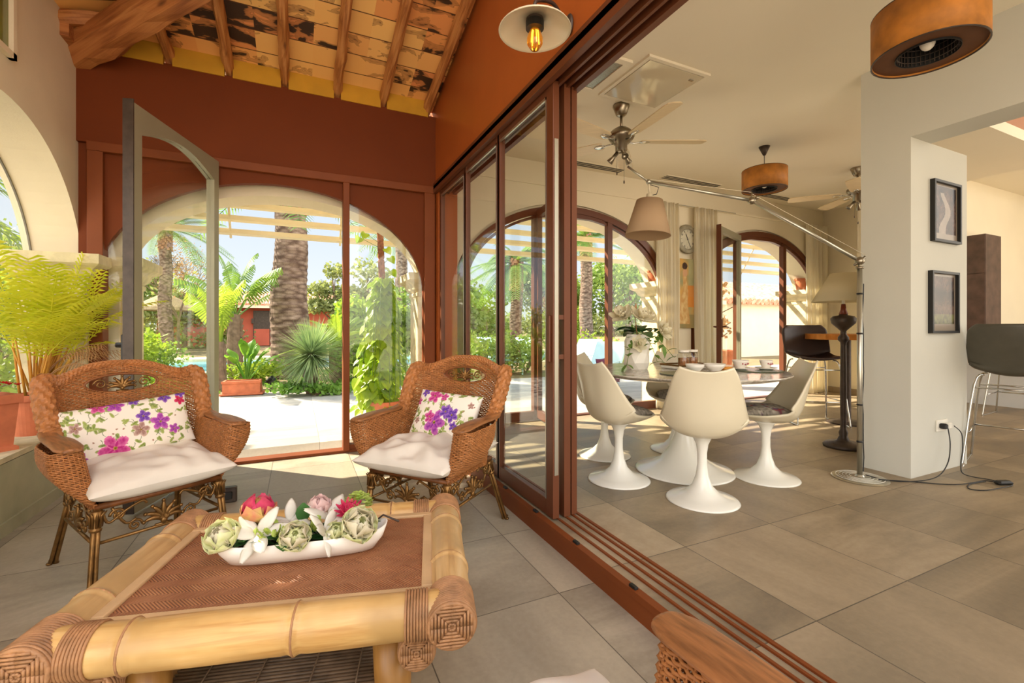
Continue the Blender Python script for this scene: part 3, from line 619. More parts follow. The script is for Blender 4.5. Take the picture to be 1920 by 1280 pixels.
mb = MB(); mb.m = Matrix.Rotation(R(25), 4, 'Z'); mb.rbox((0,.035,.018),(.008,.09,.002)); mb.m = Matrix.Rotation(R(-155), 4, 'Z'); mb.rbox((0,.05,.019),(.006,.12,.002)); mb.m = Matrix(); mb.ell((0,0,.018),(.01,.01,.004)); mb.build('hands', m_black, t)
def fbm(x, y, s, o=0): return .5+.5*noise.fractal(V(x*s+o, y*s-o, o), 1, 2, 4)
def lerp3(a, b, t): t = max(0, min(1, t)); return tuple(p+(q-p)*t for p, q in zip(a, b))
def paintcol(u, v):
    n = fbm(u*.5, v, 5, 1); n2 = fbm(u*.5, v, 14, 4)
    c = lerp3(lin((150,150,110)), lin((206,160,84)), n*1.3-.1)
    if u > .6 and v > .45: c = lerp3(c, lin((140,176,150)), .7*n)
    if u > .55 and .3 < v < .62: c = lerp3(c, lin((214,130,40)), .8)
    if v < .2: c = lerp3(c, lin((128,118,80)), .6)
    # standing figure in a pale dress
    w_ = .10+.34*max(0, (.66-v))**.8 if v < .66 else .11
    cx = .36+.1*(v-.4)+.03*sin(v*14)
    if .06 < v < .80 and abs(u-cx) < w_: c = lerp3(lin((222,196,140)), lin((196,150,90)), n2*1.4-.2+abs(u-cx)/w_*.4)
    if .72 < v < .86 and (u-.40)**2/.018+(v-.80)**2/.0035 < 1: c = lin((206,160,120))
    if (u-.38)**2/.022+(v-.895)**2/.0026 < 1: c = lerp3(lin((44,34,30)), lin((96,70,50)), n2)
    return c
t = thing('canvas_painting', 'tall unframed painting of a woman in a pale dress under the clock', 'painting', (4.775,4.575,1.62))
MB().box(-.16,.16,0,.03,-.47,.47).build('canvas', m_linen, t); MB().grid(lambda u, v: (-.16+.32*u, -.0015, -.47+.94*v), 48, 140, paintcol).build('picture', m_print, t)
def photocol(seed):
    def f(u, v):
        if u < .05 or u > .95 or v < .12 or v > .96: return lin((150,138,124))
        n = fbm(u, v, 4, seed); d = fbm(u, v, 11, seed+3); q = n*.75+d*.45-.3
        c = lerp3(lin((26,18,16)), lin((120,90,74)), q)
        if seed > 5 and v < .3: c = lerp3(c, lin((120,130,60)), .7*d)
        if seed < 5 and (u-.5+.12*sin(v*9))**2 < .02*(1.1-v) and v < .85: c = lerp3(c, lin((190,176,160)), .55)
        return c
    return f
for i, (x0, x1, z0, z1, lb) in enumerate(((4.15,4.47,1.79,2.24,'upper black framed dark photograph on the column'), (4.13,4.45,1.12,1.575,'lower black framed brown photograph on the column'))):
    x0, x1 = (4.155, 4.555) if i == 0 else (4.125, 4.525)
    t = thing('framed_photograph', lb, 'picture', ((x0+x1)/2, 1.697, (z0+z1)/2), 0, 'framed photographs on the column'); a, b = (x1-x0)/2, (z1-z0)/2; mb = MB()
    for q in ((-a,a,b-.018,b),(-a,a,-b,-b+.018),(-a,-a+.018,-b+.018,b-.018),(a-.018,a,-b+.018,b-.018)): mb.box(q[0],q[1],-.03,0,q[2],q[3])
    mb.build('frame', m_black, t); MB().grid(lambda u, v: (-a+.018+(2*a-.036)*u, -.008, -b+.018+(2*b-.036)*v), 70, 80, photocol(2 if i == 0 else 7)).build('photograph', colattr('photo_print_%d' % i, .25), t)
# curtains
def curtain(x0, x1, label, y=4.52, z0=.115, z1=2.80, folds=6, seed=0):
    mb = MB(); n = 90
    def f(u, v):
        a = u*folds*2*pi+seed; pin = .55+.45*(1-v)**.5; x = x0+(x1-x0)*u+.012*sin(a*.5+v*3); return (x, y+.032*pin*sin(a)+.012*sin(a*2.3+v*5), z0+(z1-z0)*v+.0*sin(a))
    o = mb.grid(f, n, 24).build('curtain', m_curt, smooth=True, solid=.004); tag(o, label, 'curtain', 'cream curtains of the dining room')
curtain(4.20, 4.555, 'cream curtain left of the clock', folds=6); curtain(4.90, 5.32, 'cream curtain between the clock and the open right window leaf', y=4.54, folds=6, seed=2); curtain(7.30, 7.80, 'narrow cream curtain in the far right corner', folds=4, seed=1)
mb = MB(); mb.tube([(4.2,4.55,2.80),(5.7,4.55,2.80)], .006, 6); mb.build('curtain_rail', m_alu); o = bpy.data.objects['curtain_rail']; tag(o, 'thin rail carrying the two curtains beside the clock', 'rail')

# ---------------------------------------------------------------- tulip table and chairs
TC = (2.60, 2.52, .1)
t = thing('tulip_table', 'round marble topped table on a white trumpet base', 'table', TC)
MB().lathe([(0,0),(.345,0),(.35,.006),(.34,.014),(.26,.035),(.17,.085),(.105,.17),(.07,.27),(.055,.38),(.06,.5),(.09,.6),(.15,.69),(.22,.715),(.0,.715)], 64).build('pedestal', m_white, t, smooth=True)
MB().lathe([(0,.715),(.63,.715),(.68,.727),(.70,.741),(.698,.748),(.0,.748)], 96).build('tabletop', m_marble, t, smooth=False)
TT = .1+.748
def tulip_chair(loc, rz, label):
    t = thing('tulip_chair', label, 'chair', loc, rz, 'white tulip chairs around the marble table')
    MB().lathe([(0,0),(.212,0),(.215,.004),(.205,.012),(.15,.026),(.1,.048),(.06,.09),(.038,.15),(.028,.22),(.028,.29),(.036,.345),(.055,.385),(.09,.405),(0,.405)], 48).build('pedestal', m_white, t, smooth=True)
    from bisect import bisect
    C_ = [(-.215,.445),(-.17,.432),(-.08,.412),(.02,.402),(.10,.405),(.165,.435),(.205,.50),(.228,.58),(.248,.67),(.272,.76),(.292,.815)]
    Wd = [.13,.18,.222,.24,.25,.252,.245,.228,.205,.18,.145]; Ed = [.02,.035,.06,.085,.105,.125,.125,.10,.07,.042,.022]
    def ip(A, s):
        x = s*(len(A)-1); i = min(int(x), len(A)-2); f = x-i
        g = lambda k: A[max(0, min(len(A)-1, k))]
        p0, p1, p2, p3 = g(i-1), g(i), g(i+1), g(i+2); h = lambda a, b, c, d: .5*((2*b)+(-a+c)*f+(2*a-5*b+4*c-d)*f*f+(-a+3*b-3*c+d)*f**3)
        return tuple(h(*q) for q in zip(p0, p1, p2, p3)) if isinstance(p0, tuple) else h(p0, p1, p2, p3)
    def S_(u, v):
        y, z = ip(C_, v); y2, z2 = ip(C_, min(1, v+.01)); y1, z1 = ip(C_, max(0, v-.01)); d = V(0, y2-y1, z2-z1).normalized(); nrm = V(0, -d.z, d.y)
        q = 2*u-1; wd = ip(Wd, v); ed = ip(Ed, v)
        return V(q*wd*(1-.03*abs(q)**3), y, z)+nrm*(ed*abs(q)**2.4)+V(0,0, (.02*abs(q)**2 if v > .9 else 0)*(v-.9)*10)
    o = MB().grid(S_, 28, 44).build('shell', m_shell, t, smooth=True, solid=.011)
    return t
c0 = None
def face(p): return atan2(TC[1]-p[1], TC[0]-p[0])+pi/2
pc = plain('patterned_grey_fabric', (112,100,86), .95, 0, .2, .6, 26, .4, 60)
def cushcol(u, v):
    n = fbm(u, v, 5, 2); d = fbm(u, v, 24, 6); c = lerp3(lin((92,84,72)), lin((178,166,148)), d*1.5-.25)
    if n > .66 and u > .5: c = lerp3(lin((40,84,110)), lin((150,60,50)), fbm(u, v, 12, 9)*2-.5)
    return c
def pillow_mesh(w, d, h, nu=40, nv=32, col=None, pinch=.06, wr=0, seed=0):
    mb = MB()
    for sg in (1, -1):
        def f(u, v):
            a, b = 2*u-1, 2*v-1; q = max(0, (1-a**4)*(1-b**4))**.42 * (1-.12*(a*a+b*b))
            sx = 1-pinch*(1-a*a*0)*(1-b*b)*0-pinch*(1-b**2)*abs(a)**3*1; sy = 1-pinch*(1-a**2)*abs(b)**3
            z = sg*h/2*q
            if wr and sg > 0: z += wr*noise.noise(V(a*3+seed, b*3, seed))*q
            return (a*w/2*sx, b*d/2*sy, z)
        if sg > 0: mb.grid(f, nu, nv, col)
        else: mb.grid(lambda u, v: f(1-u, v), nu, nv, (lambda u, v: col(1-u, v)) if col else None)
    return mb
chairs = [((2.257,2.04), 'cream tulip chair seen from behind, nearest the camera'), ((2.03,2.56), 'cream tulip chair at the left of the marble table, in front of another'),
          ((2.31,3.10), 'cream tulip chair at the far left, behind the left one'), ((3.00,2.15), 'cream tulip chair turned side-on at the right of the marble table'), ((2.98,2.98), 'cream tulip chair at the far side of the marble table')]
adj = [R(-8), R(8), R(0), R(6), R(0)]
c0 = tulip_chair((0,0,0), 0, 'x'); cush0 = None
for i, ((x, y), lb) in enumerate(chairs):
    rz_ = face((x, y))+adj[i]
    if i == 0: c0.location = (x,y,.1); c0.rotation_euler = (0,0,rz_); c0['label'] = lb
    else: copy_tree(c0, (x,y,.1), rz_, lb)
    lbs = ['patterned grey cushion on the tulip chair nearest the camera', 'patterned grey cushion on the left tulip chair', 'patterned grey cushion on the far left tulip chair', 'patterned grey cushion with blue print on the right tulip chair', 'patterned grey cushion on the far side tulip chair'][i]
    if cush0 is None:
        cush0 = pillow_mesh(.31,.32,.10, col=cushcol).build('seat_cushion', m_print, smooth=True, sub=0); oc = cush0
    else: oc = cush0.copy(); COL.objects.link(oc)
    dz = Vector((sin(rz_)*.0, 0, 0)); f_ = Vector((sin(rz_), -cos(rz_)))
    oc.location = (x+f_.x*.02, y+f_.y*.02, .1+.405+.066); oc.rotation_euler = (R(-3)*0, 0, rz_); tag(oc, lbs, 'cushion', 'patterned cushions on the tulip chairs')
# table setting
def cup(loc, label, s=1):
    t = thing('teacup', label, 'cup', loc, 0, 'floral teacups on the marble table')
    MB().lathe([(0,0),(.022*s,0),(.024*s,.006),(.033*s,.02),(.042*s,.05),(.045*s,.062),(.043*s,.062),(.036*s,.03),(.0,.012)], 32).build('cup_body', m_ceram, t, smooth=True)
    MB().tube([(.04*s,0,.05),(.06*s,0,.052),(.066*s,0,.036),(.05*s,0,.02),(.034*s,0,.022)], .0035, 6).build('cup_handle', m_ceram, t, smooth=True)
    mb = MB(); rr = random.Random(int(loc[0]*100))
    for k in range(5):
        a = -pi/2-.6+k*.4; mb.ell((.0405*s*cos(a), .0405*s*sin(a), .032+.012*rr.random()),(.006,.006,.006),6,4)
    mb.build('rose_print', plain('rose_print_pink', (176,96,100), .5, 0, .4, .4, 300), t)
    return t
def saucer(loc, r, label, mat=m_ceram, nm='saucer', grp=None):
    o = MB().lathe([(0,0),(r*.5,0),(r*.6,.003),(r,.013),(r*.98,.016),(r*.55,.007),(0,.006)], 40).build(nm, mat, smooth=True, loc=loc); tag(o, label, nm.replace('_',' ') if nm != 'saucer' else 'saucer', grp); return o
m_jade = plain('green_glass_mat', (96,104,82), .25, 0, .5, .15, 10)
o = MB().lathe([(0,0),(.17,0),(.175,.004),(.17,.007),(0,.007)], 48).build('place_mat', m_jade, loc=(3.02,2.24,TT)); tag(o, 'round grey green place mat under two teacups', 'place mat')
saucer((2.93,2.30,TT+.007), .07, 'white saucer under the left floral bowl'); cup((2.93,2.30,TT+.014), 'larger floral teacup at the left on the place mat', 1.25)
saucer((3.10,2.22,TT+.007), .075, 'white saucer under the right teacup'); cup((3.10,2.22,TT+.014), 'smaller floral teacup at the right on the place mat', 1.0)
o = MB().lathe([(0,0),(.165,0),(.17,.004),(.165,.007),(0,.007)], 48).build('place_mat', m_jade, loc=(2.36,2.27,TT)); tag(o, 'round grey green place mat behind the nearest chair', 'place mat')
t = thing('serving_tray', 'floral serving tray carrying storage jars on the marble table', 'tray', (2.72,2.60,TT)); MB().rbox((0,0,.012),(.34,.22,.02),bev=.006).build('tray_body', m_ceram, t); 
mb = MB(); mb.tube([(-.17,-.11,.03),(.17,-.11,.03),(.17,.11,.03),(-.17,.11,.03)], .006, 6, closed=True); mb.build('rim', m_bronze, t)
m_jar = glassmat('jar_glass', (.96,.95,.92), 1.2); m_spice = plain('jar_contents', (140,92,54), .8, 0, .3, .5, 60)
for i, (x, y, h, lb) in enumerate(((2.66,2.58,.12,'clip lid glass jar, left of the pair on the tray'), (2.77,2.60,.12,'clip lid glass jar, right of the pair on the tray'))):
    t = thing('storage_jar', lb, 'jar', (x,y,TT+.022), 0, 'glass storage jars'); MB().lathe([(0,0),(.042,0),(.045,.01),(.045,h*.7),(.036,h*.8),(.036,h*.86),(0,h*.86)], 28).build('jar_body', m_jar, t, smooth=True)
    MB().lathe([(0,.005),(.04,.005),(.04,h*.5),(0,h*.5)], 20).build('contents', m_spice, t); MB().lathe([(0,h*.87),(.04,h*.87),(.042,h),(0,h*1.02)], 28).build('lid', m_ceram, t)
    mb = MB(); mb.tube([(.037*cos(2*pi*k/20),.037*sin(2*pi*k/20),h*.84) for k in range(20)], .002, 5, closed=True); mb.tube([(.038,0,h*.84),(.06,0,h*.7),(.055,0,h*.95),(.04,0,h)], .002, 5); mb.build('clip', m_chrome, t)
def bowl(loc, r, label): o = MB().lathe([(0,0),(r*.45,0),(r*.5,.006),(r*.85,.03),(r,.055),(r*.96,.055),(r*.8,.033),(r*.4,.012),(0,.01)], 36).build('bowl', m_ceram, smooth=True, loc=loc); tag(o, label, 'bowl', 'white bowls on the marble table')
bowl((2.54,2.36,TT), .065, 'white floral bowl, left one in front of the jars'); bowl((2.70,2.33,TT), .075, 'white floral bowl, right one in front of the jars')
o = pillow_mesh(.11,.04,.03,12,8).build('folded_napkin', plain('orange_cloth', (214,140,50), .8), smooth=True, loc=(2.81,2.31,TT+.016)); tag(o, 'small orange folded napkin beside the bowls', 'napkin')
# vase of magnolias
t = thing('faceted_vase', 'white crumpled ceramic vase on the marble table', 'vase', (2.33,2.72,TT)); mb = MB(); rr = random.Random(5); n = 9; vs = []; fs = []
lv = [(.07,0),(.10,.045),(.092,.12),(.10,.20),(.086,.262)]
for i, (r, z) in enumerate(lv):
    for k in range(n): a = 2*pi*(k+(i%2)*.5)/n; q = r*(1+rr.uniform(-.09,.09)); vs.append((q*cos(a), q*sin(a), z+(rr.uniform(-.01,.01) if 0 < i < 4 else 0)))
for i in range(4):
    for k in range(n):
        l = (k+1)%n; a, b, c, d = i*n+k, i*n+l, i*n+n+l, i*n+n+k; fs += [(a,b,d),(b,c,d)] if i%2 == 0 else [(a,b,c),(a,c,d)]
fs.append(tuple(range(n-1,-1,-1))); mb.add(vs, fs); mb.build('vase_body', m_ceram, t)
MB().lathe([(0,.24),(.082,.25)], 20, cap=False).build('filling', m_soil, t)
def petal(mb, base, az, el, L, W, cup_=.3, n=7, m=6):
    """one cupped petal starting at base, azimuth az, elevation el"""
    d = V(cos(az)*cos(el), sin(az)*cos(el), sin(el)); sd = V(-sin(az), cos(az), 0); up = sd.cross(d)*-1; up = d.cross(sd)*-1
    up = V(-cos(az)*sin(el), -sin(az)*sin(el), cos(el))
    def f(u, v):
        wv = W*sin(pi*min(.97, .08+v*.9))**.7; q = 2*u-1
        return Vector(base)+d*(L*v)+sd*(q*wv/2)+up*(cup_*L*(v*v*.8)+cup_*W*q*q*.6)
    mb.grid(f, m, n)
def flower(name, loc, label, mats, layers, r, cat='flower', tilt=(0,0), rz=0, grp=None, centre=None):
    t = thing(name, label, cat, loc, 0, grp); t.rotation_euler = (tilt[0], tilt[1], rz)
    for li, (npet, el, L, W, cu, off) in enumerate(layers):
        mb = MB()
        for k in range(npet): petal(mb, (0,0,off), 2*pi*k/npet+li*.7, el, L*r, W*r, cu)
        mb.build('petals', mats[min(li, len(mats)-1)], t, smooth=True, solid=.0008)
    if centre: MB().ell((0,0,centre[1]),(centre[0],)*3).build('flower_centre', centre[2], t, smooth=True)
    return t
P_cream = leafmat('cream_petal', (226,214,176), (240,232,206), .25, .5, 30); P_green = leafmat('green_white_petal', (218,222,146), (242,238,200), .25, .5, 40); P_white = leafmat('white_petal', (232,226,212), (244,240,230), .25, .5, 20)
P_pink = leafmat('pink_petal', (214,44,96), (232,96,120), .3, .5, 40); P_pinky = leafmat('pink_yellow_petal', (226,120,110), (226,196,110), .3, .5, 30); P_pale = leafmat('pale_pink_petal', (232,190,184), (240,214,206), .3, .5, 30); P_lime = leafmat('lime_petal', (170,196,84), (206,216,130), .3, .5, 30)
MAG = [(6,R(12),1,.75,.25,.0),(5,R(40),.8,.65,.25,.01),(4,R(68),.55,.5,.2,.015)]
VL = V(2.33,2.72,TT+.25)
mg = 'magnolia blooms in the vase'
for i, (dx, dy, dz, r, tl, lb) in enumerate(((-.03,-.07,.12,.12,(R(35),R(5)),'large open cream magnolia at the centre of the vase'),(-.12,.02,.14,.105,(R(20),R(-40)),'cream magnolia at the upper left of the vase'),(.17,-.06,.03,.10,(R(55),R(45)),'cream magnolia at the right of the vase'),(-.07,-.08,-.06,.075,(R(75),R(-25)),'small cream bud at the lower left of the vase'))):
    flower('magnolia_bloom', VL+V(dx,dy,dz), lb, [P_cream], MAG, r, tilt=tl, grp=mg, centre=(.012,.03,L_bush3))
def leafblade(mb, p, d, L, W, up=V(0,0,1), droop=.2, n=4):
    d = Vector(d).normalized(); sd = d.cross(up); sd = sd.normalized() if sd.length > 1e-4 else V(1,0,0); nn = sd.cross(d); vs = []; fs = []
    for i in range(n+1):
        s_ = i/n; c = Vector(p)+d*(L*s_)-V(0,0,1)*(droop*L*s_*s_); w_ = W/2*sin(pi*(.04+.94*s_))**.75
        vs += [c-sd*w_+nn*w_*.25, c, c+sd*w_+nn*w_*.25]
    for i in range(n): a = i*3; fs += [(a,a+1,a+4,a+3),(a+1,a+2,a+5,a+4)]
    mb.add(vs, fs)
rr = random.Random(8)
mb = MB()
for k in range(9): a = rr.uniform(0,2*pi); leafblade(mb, VL+V(.03*cos(a),.03*sin(a)-.02,.02+.04*rr.random()), (cos(a),sin(a),rr.uniform(-.1,.7)), .17, .10, droop=.3)
tag(mb.build('magnolia_leaves', L_dkg, smooth=True), 'dark glossy magnolia leaves around the blooms in the vase', 'leaves')
def sprig(mb, pts, L, W, rr, step=1):
    mb.tube(pts, .002, 5)
    for i in range(0, len(pts), step):
        for s_ in (-1, 1):
            d = V(rr.uniform(-1,1), rr.uniform(-1,1), rr.uniform(-.5,.5))+V(s_*.6,0,0); leafblade(mb, pts[i], d, L*rr.uniform(.7,1.2), W, droop=.3)
def arc(p, d, L, drop, n=7): d = Vector(d).normalized(); return [Vector(p)+d*(L*i/n)-V(0,0,drop*(i/n)**2) for i in range(n+1)]
mb = MB(); sprig(mb, arc(VL,(.9,-.1,.35),.30,.10),.07,.04,rr); sprig(mb, arc(VL,(.8,-.4,.2),.28,.22),.07,.04,rr); sprig(mb, arc(VL+V(0,-.05,0),(.1,-1,.1),.15,.2),.06,.035,rr); sprig(mb, arc(VL,(-.8,-.5,.15),.24,.24),.06,.035,rr); sprig(mb, arc(VL,(-.3,.3,1),.22,.0),.03,.02,rr)
tag(mb.build('leafy_sprigs', L_grn, smooth=True), 'trailing green leafy sprigs spilling from the vase', 'leaves')
mb = MB(); mb.tube([VL, VL+V(-.02,0,.14), VL+V(-.02,0,.19)], .003); leafblade(mb, VL+V(-.02,0,.14), (0.1,0,1), .11, .03, up=V(0,1,0), droop=0); tag(mb.build('red_bud', L_dry, smooth=True), 'tall brown pointed bud rising above the vase', 'bud')

# ---------------------------------------------------------------- floor lamps
t = thing('arc_floor_lamp', 'tall jointed aluminium floor lamp with beige shade reaching over the table', 'floor lamp', (3.576,1.854,.1))
MB().lathe([(0,0),(.165,0),(.168,.006),(.16,.012),(.12,.016),(.03,.018),(.022,.03),(.0,.03)], 48).build('base', m_alu, t, smooth=False)
mb = MB()
for r in (.06,.08,.1,.12,.14): mb.tube([(r*cos(2*pi*k/40),r*sin(2*pi*k/40),.0175-(r-.06)*.03) for k in range(40)], .0015, 4, closed=True)
mb.build('base_rings', m_white, t)
MB().tube([(0,0,.02),(0,0,1.48)], .0165, 20).build('pole', m_alu, t, smooth=True)
O = V(3.576,1.854,.1); J0 = V(0,0,1.53); J1 = V(2.965,2.235,2.078)-O; J2 = V(2.37,2.64,2.25)-O
mb = MB(); mb.lathe([(0,1.475),(.024,1.475),(.024,1.49),(0,1.49)],20); mb.ell(J0,(.03,.03,.03)); mb.tube([J0+V(.03,-.02,.03),J0-V(.03,-.02,.03)],.008); mb.tube([(0,0,1.48),J0],.01); mb.build('pole_joint', m_nick, t, smooth=True)
MB().tube([J0, J1], .0125, 16).build('lower_arm', m_alu, t, smooth=True); MB().tube([J1, J2], .0125, 16).build('upper_arm', m_alu, t, smooth=True)
mb = MB(); mb.ell(J1,(.028,.028,.028)); mb.tube([J1-V(0,0,.0),J1+V(0,0,.06)],.005); mb.ell(J1+V(.03,-.02,.02),(.014,.014,.014)); mb.build('elbow_joint', m_nick, t, smooth=True)
mb = MB(); mb.tube([J0+V(.03,-.02,.04), J1+V(0,0,.05)], .0016, 5); mb.tube([J1+V(0,0,.06), J2+V(0,0,.02)], .0016, 5); mb.build('tension_wire', m_nick, t)
mb = MB(); mb.ell(J2,(.02,.02,.02)); mb.tube([J2, J2+V(-.13,.08,.12)], .009, 10); mb.build('counter_rod', m_alu, t, smooth=True)
SH = J2+V(.01,0,-.13); mb = MB(); mb.tube([J2, J2+V(.01,0,-.09)], .008); mb.lathe([(0,.04),(.022,.04),(.024,0),(.024,-.02),(0,-.02)], 20, c=SH); mb.build('lamp_holder', m_shell, t, smooth=True)
mb = MB(); mb.m = Matrix.Translation(SH) @ Matrix.Rotation(R(4), 4, 'Y'); mb.lathe([(.095,-.01),(.165,-.275)], 48, cap=False); mb.build('lamp_shade', m_shade1, t, smooth=True, solid=.002)
mb = MB(); pts = [J2+V(.015,0,-.02), J2+V(.07,-.03,-.04), J2+V(.06,-.02,-.09), SH+V(.01,0,.03)]; mb.tube(pts, .003, 6)
mb.tube([(0.02,-.012,z*.1+.05) if k%2 else (.018+.012*sin(z),-.012,z*.1+.05) for k, z in enumerate([13.2,12,11,10,9,8,7,6,5,4,3,2,1,0])], .0035, 6); mb.build('power_cord', m_black, t)
mb = MB()
for z in (1.30,1.02,.52,.26): mb.lathe([(.0175,z-.006),(.020,z),(.0175,z+.006)], 16, cap=False)
mb.build('cord_ties', m_black, t)
t = thing('column_floor_lamp', 'turned dark brown floor lamp with cream cone shade beside the column', 'floor lamp', (4.38,2.40,.1))
MB().lathe([(0,0),(.15,0),(.155,.02),(.14,.035),(.12,.045),(.075,.05),(.05,.06),(.04,.08),(.03,.1),(.036,.13),(.025,.16),(.022,.2),(.026,.5),(.022,.9),(.024,.93),(.042,.95),(.042,.975),(.024,1.0),(.022,1.03),(.05,1.06),(.09,1.1),(.098,1.14),(.08,1.16),(.035,1.17),(.022,1.2),(.016,1.25),(0,1.25)], 40).build('stem', m_dark, t, smooth=True)
MB().lathe([(.022,1.17),(.035,1.18),(.022,1.22),(.016,1.27),(.0,1.27)], 28).build('red_collar', plain('red_brown_wood', (122,52,30), .4), t, smooth=True)
MB().lathe([(.24,1.29),(.10,1.54)], 48, cap=False).build('lamp_shade', m_shade2, t, smooth=True, solid=.002)
mb = MB(); mb.tube([(0,0,1.25),(0,0,1.36)], .012); mb.ell((0,0,1.4),(.03,.03,.045)); mb.build('bulb', m_ceram, t, smooth=True)
# sockets and cables at the column
t = thing('wall_socket', 'white double wall socket with plugs low on the column', 'socket', (4.31,1.697,.44)); MB().rbox((0,-.006,0),(.15,.012,.085),bev=.003).build('plate', m_white, t)
mb = MB(); mb.rbox((.025,-.03,0),(.05,.04,.045),bev=.006); mb.build('adapter', m_white, t); mb = MB(); mb.rbox((-.035,-.03,0),(.04,.045,.04),bev=.008); mb.build('plug', m_black, t)
def floorpath(pts): return [Vector(p) for p in pts]
def smoothp(P, n=6):
    P = [Vector(p) for p in P]; out = []
    for i in range(len(P)-1):
        p0, p1, p2, p3 = P[max(0,i-1)], P[i], P[i+1], P[min(len(P)-1,i+2)]
        for k in range(n): f = k/n; out.append(.5*((2*p1)+(-p0+p2)*f+(2*p0-5*p1+4*p2-p3)*f*f+(-p0+3*p1-3*p2+p3)*f**3))
    return out+[P[-1]]
o = MB().tube(smoothp([(4.27,1.64,.43),(4.25,1.62,.32),(4.16,1.6,.2),(4.0,1.6,.125),(3.8,1.66,.106),(3.68,1.75,.108),(3.60,1.83,.13)]), .0035, 6).build('power_cable', m_black, smooth=True); tag(o, 'black cable running from the left plug to the aluminium lamp base', 'cable')
o = MB().tube(smoothp([(4.36,1.64,.44),(4.42,1.62,.38),(4.38,1.6,.27),(4.30,1.58,.18),(4.30,1.56,.115),(4.35,1.44,.106),(4.36,1.36,.108)]), .0035, 6).build('power_cable', m_black, smooth=True); tag(o, 'black cable looping from the white adapter to the floor switch', 'cable')
o = MB().tube(smoothp([(4.27,1.44,.106),(4.1,1.46,.106),(3.98,1.42,.106),(4.05,1.36,.106),(4.3,1.33,.106),(4.36,1.34,.106)])+smoothp([(4.27,1.445,.112),(4.0,1.5,.106),(3.8,1.66,.106),(3.6,1.75,.122)]), .0035, 6).build('power_cable', m_black, smooth=True); tag(o, 'black cable looping between the floor switch and the lamp base', 'cable')
o = MB().rbox((0,0,.014),(.11,.05,.026),bev=.01).build('foot_switch', m_black, loc=(4.32,1.37,.1), rot=(0,0,R(-20))); tag(o, 'black oval foot switch lying on the floor by the column', 'switch')

# ---------------------------------------------------------------- bar stools, kitchen
def stool(loc, rz, label, mat):
    t = thing('bar_stool', label, 'bar stool', loc, rz, 'bar stools'); 
    def f(u, v):
        q = 2*u-1
        if v < .45: s_ = v/.45; y = -.20+.36*s_; z = .72-.015*sin(pi*s_); y += 0; lift = .02+.05*s_; wd = .20+.03*s_; fw = 0
        else: s_ = (v-.45)/.55; y = .16+.10*sin(s_*pi/2)*(.6+.4*s_); z = .72+.37*s_+.0; lift = 0; wd = .23+.012*sin(pi*s_)-.0*s_; fw = .07*(1-.3*s_)
        cr_ = 1 if v < .9 else 1-.22*((v-.9)/.1)**2
        if v < .45: return (q*wd, y, z+lift*q*q)
        bl = min(1, s_/.15); return (q*wd*cr_, y-fw*q*q*bl, z+(.07*q*q)*(1-bl))
    MB().grid(f, 20, 36).build('seat_shell', mat, t, smooth=True, solid=.03, sub=1)
    for s_ in (-1, 1):
        mb = MB(); mb.tube(smoothp([(s_*.15,-.12,.70),(s_*.2,-.17,.62),(s_*.255,-.25,.02),(s_*.255,-.22,.006),(s_*.255,.22,.006),(s_*.255,.25,.03),(s_*.2,.15,.62),(s_*.15,.12,.70)], 4), .0085, 8); mb.build('leg_frame', m_chrome, t, smooth=True)
    mb = MB(); mb.tube([(-.235,-.222,.26),(.235,-.222,.26)], .0075); mb.tube([(-.2,.15,.6),(.2,.15,.6)], .006); mb.tube([(-.2,-.17,.6),(.2,-.17,.6)], .006)
    for s_ in (-1,1): mb.tube([(s_*.235,-.222,.26),(s_*.225,.2,.26)], .0065)
    mb.build('footrest', m_chrome, t, smooth=True); return t
s0 = stool((4.92,1.50,.1), R(104), 'olive grey bar stool with chrome sled legs right of the column', m_olive)
s1 = stool((5.22,3.18,.1), R(-35), 'dark brown bar stool behind the turned floor lamp', m_choc)
s2 = copy_tree(s0, (7.7,2.3,.1), R(95), 'far bar stool by the white kitchen island, only legs showing'); s3 = copy_tree(s0, (7.9,2.9,.1), R(95), 'farthest bar stool at the white kitchen island beside the column')
COL.objects.unlink(s3); 
for ch in list(COL.objects):
    if ch.parent == s3: COL.objects.unlink(ch)
t = thing('bar_table', 'high round wooden table with copper edge behind the turned lamp', 'table', (5.52,2.98,.1)); MB().lathe([(0,.93),(.40,.93),(.40,.99),(0,.99)], 48).build('tabletop', m_copper, t); mb = MB(); mb.lathe([(0,0),(.2,0),(.2,.015),(.03,.03),(.03,.93),(0,.93)], 28); mb.build('pedestal', m_dark, t)
t = thing('kitchen_island', 'white kitchen island with honey coloured wooden top', 'kitchen island', (8.55,1.2,.1)); MB().box(0,.8,-.3,1.9,0,.84).build('body', m_whitep, t); MB().box(-.35,.85,-.35,2.0,.84,.90).build('worktop', m_wood, t)
t = thing('tall_cabinet', 'tall rust brown cabinet by the kitchen wall', 'cabinet', (8.95,3.02,.1)); MB().box(0,.5,0,.27,0,2.41).build('carcass', m_rust, t); MB().box(-.012,0,.005,.265,1.85,2.40).build('upper_door', m_rust, t); MB().box(-.012,0,.005,.265,.1,1.84).build('lower_door', m_rust, t)
mb = MB(); rr = random.Random(3)
for k in range(26): a = rr.uniform(0,2*pi); leafblade(mb, (8.5+rr.uniform(-.1,.1),2.25+rr.uniform(-.35,.35),1.01), (cos(a),sin(a),.5), .22, .08, droop=.5)
tag(mb.build('trailing_plant', L_grn, smooth=True), 'green leafy plant lying on the kitchen island top', 'plant')
o = MB().box(-.3,.3,-.25,0,0,.06).build('roof_window_beam', m_wood, loc=(7.0,2.44,3.75)); tag(o, 'honey wood beam end high above the kitchen at the right edge', 'beam')

